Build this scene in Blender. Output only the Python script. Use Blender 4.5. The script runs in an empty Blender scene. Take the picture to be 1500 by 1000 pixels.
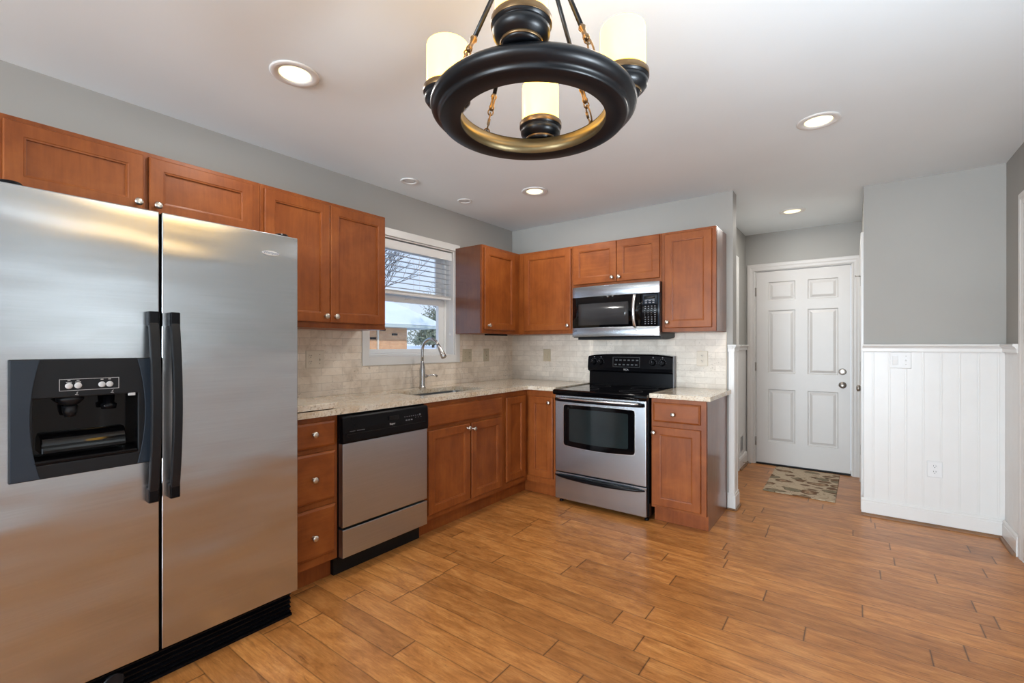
import bpy, bmesh, math, random
from mathutils import Vector, Matrix
PI = math.pi
C = bpy.context.scene.collection
scene = bpy.context.scene

# ------------------------------------------------------------------ camera
cam_d = bpy.data.cameras.new('camera')
cam = bpy.data.objects.new('camera', cam_d)
C.objects.link(cam)
cam.location = (2.844, -3.8247, 1.2478)
cam.rotation_euler = (PI / 2, 0, math.radians(36.647))
cam_d.sensor_fit = 'HORIZONTAL'
cam_d.sensor_width = 36.0
cam_d.lens = 36.0 * 674.15 / 1500
cam_d.shift_y = 6.55 / 1500
cam_d.clip_start = 0.02
cam_d.clip_end = 300
scene.camera = cam

# ------------------------------------------------------------------ world, exposure
vs = scene.view_settings
vs.view_transform = 'Standard'
vs.look = 'None'
vs.gamma = 1
vs.use_curve_mapping = False
vs.exposure = 0.0

w = bpy.data.worlds.new('world')
scene.world = w
w.use_nodes = True
nt = w.node_tree
nt.nodes.clear()
wo = nt.nodes.new('ShaderNodeOutputWorld')
bg = nt.nodes.new('ShaderNodeBackground')
tc = nt.nodes.new('ShaderNodeTexCoord')
sep = nt.nodes.new('ShaderNodeSeparateXYZ')
nt.links.new(tc.outputs['Generated'], sep.inputs[0])
rmp = nt.nodes.new('ShaderNodeValToRGB')
rmp.color_ramp.elements[0].position = 0.0
rmp.color_ramp.elements[0].color = (0.72, 0.84, 0.98, 1)
rmp.color_ramp.elements[1].position = 0.5
rmp.color_ramp.elements[1].color = (0.26, 0.47, 0.86, 1)
nt.links.new(sep.outputs['Z'], rmp.inputs[0])
cn = nt.nodes.new('ShaderNodeTexNoise')
cn.inputs['Scale'].default_value = 5
cn.inputs['Detail'].default_value = 6
mp = nt.nodes.new('ShaderNodeMapping')
mp.inputs['Scale'].default_value = (1, 1, 3)
nt.links.new(tc.outputs['Generated'], mp.inputs[0])
nt.links.new(mp.outputs[0], cn.inputs['Vector'])
cr = nt.nodes.new('ShaderNodeValToRGB')
cr.color_ramp.elements[0].position = 0.45
cr.color_ramp.elements[0].color = (0, 0, 0, 1)
cr.color_ramp.elements[1].position = 0.75
cr.color_ramp.elements[1].color = (0.45, 0.45, 0.45, 1)
nt.links.new(cn.outputs[0], cr.inputs[0])
mx = nt.nodes.new('ShaderNodeMix')
mx.data_type = 'RGBA'
nt.links.new(cr.outputs[0], mx.inputs[0])
nt.links.new(rmp.outputs[0], mx.inputs[6])
mx.inputs[7].default_value = (0.8, 0.88, 0.97, 1)
nt.links.new(mx.outputs[2], bg.inputs[0])
bg.inputs[1].default_value = 1.2
nt.links.new(bg.outputs[0], wo.inputs[0])


def lamp(name, kind, loc, energy, color=(1, 1, 1), rot=(0, 0, 0), size=None, size_y=None, parent=None, **kw):
    d = bpy.data.lights.new(name, kind)
    d.energy = energy
    d.color = color
    if kind == 'AREA':
        d.shape = 'RECTANGLE' if size_y else 'DISK'
        d.size = size
        if size_y:
            d.size_y = size_y
    elif kind != 'SUN' and size:
        d.shadow_soft_size = size
    for k, v in kw.items():
        setattr(d, k, v)
    o = bpy.data.objects.new(name, d)
    C.objects.link(o)
    o.location = loc
    o.rotation_euler = rot
    if parent:
        o.parent = parent
    return o


sun = lamp('sun', 'SUN', (6, -4, 9), 2.2, (1, 0.93, 0.82), angle=0.03)
sun.rotation_euler = Vector((-0.75, 0.22, -0.62)).to_track_quat('-Z', 'Y').to_euler()
# daylight through the patio door behind the camera and the window in the right wall
lamp('daylight_patio_door', 'AREA', (1.85, -11.42, 1.10), 720, (0.77, 0.895, 1), (PI / 2, 0, 0), 2.9, 2.0)
lamp('daylight_side_door', 'AREA', (3.60, -5.35, 1.10), 26, (0.78, 0.90, 1), (0, PI / 2, 0), 1.9, 1.9)


# ------------------------------------------------------------------ materials
def s2l(c):
    return tuple(((v / 255) / 12.92 if v / 255 <= 0.04045 else ((v / 255 + 0.055) / 1.055) ** 2.4) for v in c)


class NT:
    def __init__(self, name):
        self.m = bpy.data.materials.new(name)
        self.m.use_nodes = True
        self.t = self.m.node_tree
        self.b = self.t.nodes['Principled BSDF']

    def n(self, kind, **kw):
        o = self.t.nodes.new('ShaderNode' + kind)
        for k, v in kw.items():
            if hasattr(o, k):
                setattr(o, k, v)
            else:
                o.inputs[k].default_value = v
        return o

    def l(self, a, b):
        self.t.links.new(a, b)

    def co(self, scale=(1, 1, 1), loc=(0, 0, 0), rot=(0, 0, 0)):
        tc = self.n('TexCoord')
        mp = self.n('Mapping')
        mp.inputs['Scale'].default_value = scale
        mp.inputs['Location'].default_value = loc
        mp.inputs['Rotation'].default_value = rot
        self.l(tc.outputs['Object'], mp.inputs[0])
        return mp.outputs[0]

    def noise(self, vec, scale, detail=4, rough=0.5, dist=0.0):
        o = self.n('TexNoise')
        o.inputs['Scale'].default_value = scale
        o.inputs['Detail'].default_value = detail
        o.inputs['Roughness'].default_value = rough
        o.inputs['Distortion'].default_value = dist
        self.l(vec, o.inputs['Vector'])
        return o.outputs[0]

    def ramp(self, fac, stops):
        o = self.n('ValToRGB')
        e = o.color_ramp.elements
        while len(e) < len(stops):
            e.new(0.5)
        for i, (p, c) in enumerate(stops):
            e[i].position = p
            e[i].color = (c[0], c[1], c[2], 1) if hasattr(c, '__len__') else (c, c, c, 1)
        self.l(fac, o.inputs[0])
        return o.outputs[0]

    def mix(self, fac, a, b, mode='MIX'):
        o = self.n('Mix')
        o.data_type = 'RGBA'
        o.blend_type = mode
        for s, v in ((0, fac), (6, a), (7, b)):
            if hasattr(v, 'is_linked'):
                self.l(v, o.inputs[s])
            elif hasattr(v, '__len__'):
                o.inputs[s].default_value = (v[0], v[1], v[2], 1)
            else:
                o.inputs[s].default_value = v
        return o.outputs[2]

    def math(self, op, a, b=0.0, c=0.0):
        o = self.n('Math')
        o.operation = op
        for i, v in enumerate((a, b, c)):
            if hasattr(v, 'is_linked'):
                self.l(v, o.inputs[i])
            else:
                o.inputs[i].default_value = v
        return o.outputs[0]

    def bump(self, h, strength=0.3, dist=0.002):
        o = self.n('Bump')
        o.inputs['Strength'].default_value = strength
        o.inputs['Distance'].default_value = dist
        self.l(h, o.inputs['Height'])
        self.l(o.outputs[0], self.b.inputs['Normal'])
        return o

    def set(self, **kw):
        names = dict(col='Base Color', rough='Roughness', metal='Metallic', coat='Coat Weight', coatr='Coat Roughness',
                     em='Emission Color', ems='Emission Strength', spec='Specular IOR Level', an='Anisotropic',
                     anr='Anisotropic Rotation', trans='Transmission Weight', sub='Subsurface Weight', alpha='Alpha', ior='IOR')
        for k, v in kw.items():
            i = self.b.inputs[names[k]]
            if hasattr(v, 'is_linked'):
                self.l(v, i)
            elif hasattr(v, '__len__'):
                i.default_value = (v[0], v[1], v[2], 1)
            else:
                i.default_value = v
        return self


def plain(name, col, rough=0.5, metal=0.0, var=0.04, vscale=8, **kw):
    t = NT(name)
    n = t.noise(t.co(), vscale, 3)
    lo = tuple(max(0, c * (1 - var)) for c in col)
    hi = tuple(min(1, c * (1 + var)) for c in col)
    t.set(col=t.ramp(n, [(0.3, lo), (0.7, hi)]), rough=rough, metal=metal, **kw)
    return t.m


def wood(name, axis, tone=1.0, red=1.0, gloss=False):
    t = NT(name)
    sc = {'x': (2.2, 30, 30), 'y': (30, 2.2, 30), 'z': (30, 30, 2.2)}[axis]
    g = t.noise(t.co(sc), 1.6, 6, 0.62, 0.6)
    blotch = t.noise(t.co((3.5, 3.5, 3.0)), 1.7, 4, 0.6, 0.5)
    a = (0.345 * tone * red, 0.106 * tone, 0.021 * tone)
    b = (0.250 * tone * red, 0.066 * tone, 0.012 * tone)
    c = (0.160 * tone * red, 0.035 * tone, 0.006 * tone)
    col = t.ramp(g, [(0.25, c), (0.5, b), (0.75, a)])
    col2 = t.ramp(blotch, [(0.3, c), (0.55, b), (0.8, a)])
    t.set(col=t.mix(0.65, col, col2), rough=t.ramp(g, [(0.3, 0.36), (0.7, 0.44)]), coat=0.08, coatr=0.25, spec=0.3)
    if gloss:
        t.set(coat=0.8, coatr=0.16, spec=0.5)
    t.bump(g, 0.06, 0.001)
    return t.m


WV = wood('maple_stain_vertical', 'z')
WX = wood('maple_stain_along_x', 'x')
WY = wood('maple_stain_along_y', 'y')
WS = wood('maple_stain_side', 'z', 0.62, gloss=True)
WK = wood('toe_board_laminate', 'z', 0.92, 1.05)


def steel(name, axis, base=0.62, rough=0.26, an=0.6, wavy=0.0, anr=0.0, tint=(1, 1, 1)):
    t = NT(name)
    sc = {'x': (3, 260, 260), 'y': (260, 3, 260), 'z': (260, 260, 3)}[axis]
    g = t.noise(t.co(sc), 1.0, 3, 0.6)
    lo = tuple(base * 0.95 * k for k in tint)
    hi = tuple(base * 1.04 * k for k in tint)
    t.set(col=t.ramp(g, [(0.3, lo), (0.7, hi)]), metal=1.0, rough=rough, an=an, anr=anr)
    tg = t.n('Tangent')
    tg.direction_type = 'RADIAL'
    tg.axis = 'Z'
    t.l(tg.outputs[0], t.b.inputs['Tangent'])
    if wavy:
        wv = t.noise(t.co((1.0, 0.8, 2.4)), 1.3, 2, 0.4)
        t.bump(wv, 1.0, wavy)
    return t.m


STEEL_F = steel('brushed_steel_fridge', 'y', 0.55, 0.24, 0.65, 0.022, tint=(0.95, 1.0, 1.05))
STEEL = steel('brushed_steel', 'y', 0.47, 0.29, 0.5, 0.0015, tint=(0.93, 1.03, 1.14))
STEEL_X = steel('brushed_steel_range', 'x', 0.45, 0.27, 0.5, 0.0015, tint=(0.95, 1.02, 1.10))
STEEL_EDGE = plain('steel_edge', (0.8, 0.8, 0.8), 0.25, 1.0)
NICKEL = plain('satin_nickel', (0.60, 0.56, 0.50), 0.3, 1.0)
CHROME = plain('brushed_nickel_faucet', (0.50, 0.49, 0.48), 0.22, 1.0)
HINGE = plain('aged_nickel', (0.34, 0.31, 0.28), 0.4, 1.0)
BLACK = plain('black_plastic', (0.004, 0.004, 0.005), 0.22, spec=0.14)
BLACKM = plain('black_matte', (0.004, 0.004, 0.004), 0.55, spec=0.25)
CHAR = plain('charcoal_plastic', (0.008, 0.009, 0.011), 0.40, spec=0.28)
CHAR2 = plain('slate_plastic', (0.020, 0.029, 0.042), 0.36, spec=0.35)
GLASSB = plain('black_glass', (0.002, 0.002, 0.0025), 0.06, spec=0.28)
GLASSG = plain('smoked_window_glass', (0.035, 0.035, 0.037), 0.15, var=0.1, spec=0.4)
GLASSO = plain('oven_window_glass', (0.014, 0.020, 0.021), 0.07, var=0.1, spec=0.5)
PRINT = plain('pale_print', (0.55, 0.55, 0.55), 0.5)
PRINTD = plain('dim_print', (0.16, 0.16, 0.17), 0.5)
GREYB = plain('grey_button', (0.20, 0.20, 0.22), 0.4)
DISP = plain('lcd_dark', (0.01, 0.012, 0.012), 0.15)
BADGE = plain('badge_silver', (0.78, 0.77, 0.75), 0.3, 0.6)
BADGET = plain('badge_blue_grey', (0.14, 0.18, 0.27), 0.4)
TRIM = plain('white_semi_gloss', (0.735, 0.725, 0.705), 0.32, var=0.01)
DOORW = plain('white_door_paint', (0.575, 0.55, 0.525), 0.38, var=0.01)
VINYL = plain('white_vinyl', (0.80, 0.80, 0.79), 0.35, var=0.01)
PLATEW = plain('white_plate', (0.74, 0.74, 0.735), 0.35, var=0.01)
PLATET = plain('tan_plate', (0.50, 0.43, 0.31), 0.4, var=0.05)
PLATEI = plain('ivory_plate', (0.66, 0.58, 0.47), 0.4, var=0.05)
HOLE = plain('dark_slot', (0.03, 0.025, 0.02), 0.7)
SLAT = plain('backlit_grey_slat', (0.45, 0.46, 0.48), 0.5)  # white slats, greyed in the colour to look backlit
PRINTR = plain('faint_print', (0.07, 0.075, 0.08), 0.5)
SNOW = plain('snow', (0.80, 0.86, 0.94), 0.8, var=0.03, vscale=2)
EAVE = plain('pale_green_grey_gutter', (0.50, 0.56, 0.53), 0.5)
BARK = plain('bark', (0.085, 0.075, 0.07), 0.9, var=0.3)
SINKM = plain('sink_steel', (0.30, 0.32, 0.34), 0.35, 0.9)


def paint(name, col, bump=0.12):
    t = NT(name)
    n = t.noise(t.co(), 2.0, 2)
    f = t.noise(t.co(), 160, 3)
    t.set(col=t.ramp(n, [(0.3, tuple(c * 0.985 for c in col)), (0.7, tuple(min(1, c * 1.015) for c in col))]), rough=0.62, spec=0.3)
    t.bump(f, bump, 0.0008)
    return t.m


WALL = paint('grey_wall_paint', (0.365, 0.354, 0.330))
CEIL = paint('white_ceiling_paint', (0.82, 0.88, 0.91), 0.2)


def floor_mat():
    t = NT('hand_scraped_maple_planks')
    W = 0.1222
    tcn = t.n('TexCoord')
    sp = t.n('SeparateXYZ')
    t.l(tcn.outputs['Object'], sp.inputs[0])
    x, y = sp.outputs[0], sp.outputs[1]
    yr = t.math('DIVIDE', t.math('ADD', y, 1.405 + W * 60), W)
    row = t.math('FLOOR', yr)
    fy = t.math('FRACT', yr)
    wn = t.n('TexWhiteNoise')
    wn.noise_dimensions = '1D'
    t.l(row, wn.inputs['W'])
    wn2 = t.n('TexWhiteNoise')
    wn2.noise_dimensions = '1D'
    t.l(t.math('ADD', row, 331.7), wn2.inputs['W'])
    L = t.math('MULTIPLY_ADD', wn2.outputs[0], 0.55, 0.62)
    xs = t.math('DIVIDE', t.math('ADD', t.math('MULTIPLY', wn.outputs[0], 7.3), t.math('ADD', x, 20)), L)
    col = t.math('FLOOR', xs)
    fx = t.math('FRACT', xs)
    cid = t.n('CombineXYZ')
    t.l(row, cid.inputs[0])
    t.l(col, cid.inputs[1])
    wid = t.n('TexWhiteNoise')
    wid.noise_dimensions = '3D'
    t.l(cid.outputs[0], wid.inputs['Vector'])
    pid = wid.outputs[0]
    # distances to the joints, metres
    dy = t.math('MULTIPLY', t.math('MINIMUM', fy, t.math('SUBTRACT', 1.0, fy)), W)
    dx = t.math('MULTIPLY', t.math('MINIMUM', fx, t.math('SUBTRACT', 1.0, fx)), L)
    # grain, shifted per plank
    off = t.n('CombineXYZ')
    t.l(t.math('MULTIPLY', pid, 37.0), off.inputs[0])
    t.l(t.math('MULTIPLY', pid, 91.0), off.inputs[1])
    add = t.n('VectorMath')
    add.operation = 'ADD'
    t.l(tcn.outputs['Object'], add.inputs[0])
    t.l(off.outputs[0], add.inputs[1])

    def mapped(sc):
        m = t.n('Mapping')
        m.inputs['Scale'].default_value = sc
        t.l(add.outputs[0], m.inputs[0])
        return m.outputs[0]
    grain = t.noise(mapped((5.0, 70, 1)), 1.6, 7, 0.7, 0.3)
    blotch = t.noise(mapped((4.5, 15, 1)), 1.2, 8, 0.70, 0.4)
    streak = t.noise(mapped((6.0, 30, 1)), 1.4, 8, 0.75, 0.6)
    scrape = t.noise(mapped((1.4, 16, 1)), 1.0, 2, 0.4)
    c1 = (0.285, 0.102, 0.023)
    c2 = (0.480, 0.196, 0.052)
    c3 = (0.655, 0.312, 0.100)
    base = t.ramp(blotch, [(0.27, c1), (0.5, c2), (0.74, c3)])
    g2 = t.ramp(grain, [(0.3, (0.66, 0.62, 0.56)), (0.55, (1, 1, 1)), (0.8, (1.12, 1.12, 1.12))])
    c = t.mix(0.8, base, g2, 'MULTIPLY')
    pl = t.ramp(pid, [(0.0, (0.78, 0.74, 0.70)), (0.35, (0.98, 0.96, 0.94)), (1.0, (1.16, 1.15, 1.12))])
    c = t.mix(0.85, c, pl, 'MULTIPLY')
    dk = t.ramp(streak, [(0.0, 0.0), (0.58, 0.0), (0.70, 0.70)])
    c = t.mix(dk, c, (0.115, 0.043, 0.016))
    jy = t.ramp(dy, [(0.0, 1.0), (0.0012, 0.9), (0.0034, 0.0)])
    jx = t.ramp(dx, [(0.0, 1.0), (0.0022, 1.0), (0.0042, 0.0)])
    c = t.mix(t.math('MULTIPLY', jy, 0.62), c, (0.075, 0.030, 0.012))
    c = t.mix(t.math('MULTIPLY', jx, 0.88), c, (0.032, 0.012, 0.006))
    t.set(col=c, rough=t.ramp(grain, [(0.3, 0.36), (0.7, 0.30)]), coat=0.12, coatr=0.2, spec=0.35)
    h = t.math('ADD', t.math('MULTIPLY', scrape, 1.0), t.math('MULTIPLY', t.math('MAXIMUM', jy, jx), -0.5))
    h = t.math('ADD', h, t.math('MULTIPLY', grain, 0.12))
    t.bump(h, 0.35, 0.0025)
    return t.m


def granite():
    t = NT('cream_speckled_granite')
    v = t.co()
    n1 = t.noise(v, 9, 5, 0.6, 0.6)
    c = t.ramp(n1, [(0.28, (0.56, 0.42, 0.27)), (0.45, (0.66, 0.56, 0.42)), (0.62, (0.72, 0.66, 0.55)), (0.8, (0.60, 0.55, 0.47))])
    n2 = t.noise(v, 70, 4, 0.7)
    c = t.mix(t.ramp(n2, [(0.5, 0.0), (0.62, 0.7)]), c, (0.42, 0.30, 0.19))
    n3 = t.noise(v, 42, 5, 0.75, 0.4)
    c = t.mix(t.ramp(n3, [(0.60, 0.0), (0.66, 0.9)]), c, (0.10, 0.075, 0.065))
    n4 = t.noise(v, 110, 3, 0.7)
    c = t.mix(t.ramp(n4, [(0.62, 0.0), (0.68, 0.8)]), c, (0.82, 0.79, 0.73))
    t.set(col=c, rough=0.16, coat=0.4, coatr=0.06)
    return t.m


def tiles(name, rot, warm):
    t = NT(name)
    tcn = t.n('TexCoord')
    sp = t.n('SeparateXYZ')
    t.l(tcn.outputs['Object'], sp.inputs[0])
    cb = t.n('CombineXYZ')
    t.l(sp.outputs[1 if rot else 0], cb.inputs[0])
    t.l(t.math('ADD', sp.outputs[2], 0.0), cb.inputs[1])
    br = t.n('TexBrick')
    br.offset = 0.5
    br.inputs['Color1'].default_value = (0, 0, 0, 1)
    br.inputs['Color2'].default_value = (1, 1, 1, 1)
    br.inputs['Mortar'].default_value = (0.5, 0.5, 0.5, 1)
    br.inputs['Scale'].default_value = 1
    br.inputs['Mortar Size'].default_value = 0.0016
    br.inputs['Mortar Smooth'].default_value = 0.2
    br.inputs['Brick Width'].default_value = 0.152
    br.inputs['Row Height'].default_value = 0.0500
    t.l(cb.outputs[0], br.inputs['Vector'])
    vein = t.noise(t.co((1, 1, 1)), 7, 6, 0.65, 1.0)
    a = (0.86, 0.78, 0.68)
    b = (0.80, 0.70, 0.585) if warm else (0.74, 0.675, 0.59)
    c0 = (0.66, 0.555, 0.44) if warm else (0.67, 0.60, 0.515)
    c = t.ramp(vein, [(0.3, c0), (0.5, b), (0.7, a)])
    c = t.mix(0.45, c, t.ramp(br.outputs['Color'], [(0, (0.80, 0.78, 0.76)), (1, (1.12, 1.12, 1.12))]), 'MULTIPLY')
    pit = t.noise(t.co((1, 1, 1.6) if not rot else (1, 1, 1.6)), 55, 5, 0.75, 0.5)
    big = t.noise(t.co(), 5, 3)
    thr = t.math('MULTIPLY', t.ramp(pit, [(0.57, 0.0), (0.65, 1.0)]), t.ramp(big, [(0.42, 0.05), (0.62, 1.0 if warm else 0.6)]))
    c = t.mix(t.math('MULTIPLY', thr, 0.75), c, (0.24, 0.17, 0.115))
    c = t.mix(t.math('MULTIPLY', br.outputs['Fac'], 0.55), c, (0.46, 0.39, 0.315))
    t.set(col=c, rough=0.5)
    h = t.math('ADD', t.math('MULTIPLY', br.outputs['Fac'], -1.0), t.math('MULTIPLY', thr, -0.5))
    t.bump(h, 0.4, 0.0012)
    return t.m


def brick_mat():
    t = NT('tan_orange_brick')
    tcn = t.n('TexCoord')
    sp = t.n('SeparateXYZ')
    t.l(tcn.outputs['Object'], sp.inputs[0])
    cb = t.n('CombineXYZ')
    t.l(t.math('ADD', sp.outputs[1], sp.outputs[0]), cb.inputs[0])
    t.l(sp.outputs[2], cb.inputs[1])
    br = t.n('TexBrick')
    br.inputs['Color1'].default_value = (0.66, 0.36, 0.18, 1)
    br.inputs['Color2'].default_value = (0.56, 0.28, 0.14, 1)
    br.inputs['Mortar'].default_value = (0.50, 0.38, 0.27, 1)
    br.inputs['Scale'].default_value = 1
    br.inputs['Mortar Size'].default_value = 0.008
    br.inputs['Brick Width'].default_value = 0.22
    br.inputs['Row Height'].default_value = 0.075
    t.l(cb.outputs[0], br.inputs['Vector'])
    t.set(col=br.outputs['Color'], rough=0.9)
    return t.m


def rug_mat():
    t = NT('floral_rug_weave')
    v = t.co()
    wq = t.n('VectorMath')
    wq.operation = 'MULTIPLY_ADD'
    nz = t.n('TexNoise')
    nz.inputs['Scale'].default_value = 7
    t.l(v, nz.inputs['Vector'])
    t.l(nz.outputs['Color'], wq.inputs[0])
    wq.inputs[1].default_value = (0.13, 0.13, 0)
    t.l(v, wq.inputs[2])
    st = t.n('Mapping')
    st.inputs['Scale'].default_value = (0.85, 1.2, 0)
    st.inputs['Rotation'].default_value = (0, 0, 0.5)
    t.l(wq.outputs[0], st.inputs[0])
    vo = t.n('TexVoronoi')
    vo.inputs['Scale'].default_value = 8.0
    t.l(st.outputs[0], vo.inputs['Vector'])
    d = vo.outputs['Distance']
    spc = t.n('SeparateColor')
    t.l(vo.outputs['Color'], spc.inputs[0])
    beige = (0.52, 0.41, 0.285)
    A = t.ramp(d, [(0.0, (0.26, 0.09, 0.04)), (0.14, (0.42, 0.30, 0.19)), (0.30, (0.17, 0.085, 0.04)), (0.43, (0.13, 0.07, 0.035)), (0.48, beige)])
    B = t.ramp(d, [(0.0, (0.17, 0.15, 0.09)), (0.34, (0.24, 0.20, 0.13)), (0.42, (0.11, 0.07, 0.035)), (0.47, beige)])
    for r in (A, B):
        r.node.color_ramp.interpolation = 'LINEAR'
    c = t.mix(t.ramp(spc.outputs[0], [(0.48, 0.0), (0.52, 1.0)]), A, B)
    c = t.mix(t.ramp(spc.outputs[1], [(0.92, 0.0), (0.94, 1.0)]), c, beige)
    vine = t.noise(v, 11, 2, 0.4, 1.5)
    c = t.mix(t.ramp(vine, [(0.47, 0.0), (0.5, 0.7), (0.53, 0.0)]), c, (0.20, 0.12, 0.06))
    f = t.noise(t.co((400, 400, 1)), 1, 2)
    c = t.mix(0.35, c, t.ramp(f, [(0.3, (0.7, 0.7, 0.7)), (0.7, (1.15, 1.15, 1.15))]), 'MULTIPLY')
    t.set(col=c, rough=0.95)
    t.bump(f, 0.5, 0.002)
    return t.m


def emis(name, col, strength, base=(0.9, 0.9, 0.9)):
    t = NT(name)
    n = t.noise(t.co(), 3, 2)
    t.set(col=base, em=t.ramp(n, [(0.2, tuple(c * 0.97 for c in col)), (0.8, col)]), ems=strength, rough=0.4)
    return t.m


def glass_mat():
    t = NT('window_glass')
    tr = t.n('BsdfTransparent')
    gl = t.n('BsdfGlossy')
    gl.inputs['Roughness'].default_value = 0.02
    ms = t.n('MixShader')
    n = t.noise(t.co(), 2, 2)
    t.l(t.ramp(n, [(0.3, 0.04), (0.7, 0.05)]), ms.inputs[0])
    t.l(tr.outputs[0], ms.inputs[1])
    t.l(gl.outputs[0], ms.inputs[2])
    t.l(ms.outputs[0], t.t.nodes['Material Output'].inputs[0])
    return t.m


def leaf_mat(name, a, b):
    t = NT(name)
    t.set(col=t.ramp(t.noise(t.co(), 6, 4), [(0.3, a), (0.7, b)]), rough=0.8)
    return t.m


FLOOR = floor_mat()
GRAN = granite()
TILE_L = tiles('travertine_tile_left', True, True)
TILE_B = tiles('travertine_tile_back', False, False)
BRICK = brick_mat()
RUG = rug_mat()
GLASS = glass_mat()
CAN_LENS = emis('lit_downlight_lens', (1, 0.87, 0.52), 1.7, (0.4, 0.4, 0.4))
CANDLE = emis('lit_candle_glass', (1.0, 0.54, 0.075), 8.0, (0.25, 0.2, 0.1))
BRONZE = plain('oil_rubbed_bronze', (0.0022, 0.003, 0.0045), 0.34, 0.0, spec=0.36)
GOLD = plain('antique_gold', (0.15, 0.115, 0.058), 0.36, 0.8, var=0.15, vscale=14)
GOLDD = plain('dark_antique_gold', (0.17, 0.105, 0.05), 0.34, 0.8, var=0.2, vscale=30)
SHOE = plain('brown_shoe_moulding', (0.20, 0.10, 0.045), 0.45, var=0.2)
LEAF = leaf_mat('grey_green_foliage', (0.10, 0.13, 0.08), (0.36, 0.38, 0.28))
OFFLENS = plain('unlit_lens', (0.66, 0.66, 0.66), 0.5)

# ------------------------------------------------------------------ mesh helpers
ID = lambda u, v, z: (u, v, z)
TL = lambda u, v, z: (v, u, z)            # left wall: u runs along y, v comes out of the wall
TB = lambda u, v, z: (u, -v, z)           # back wall: u runs along x, v comes out of the wall


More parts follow.
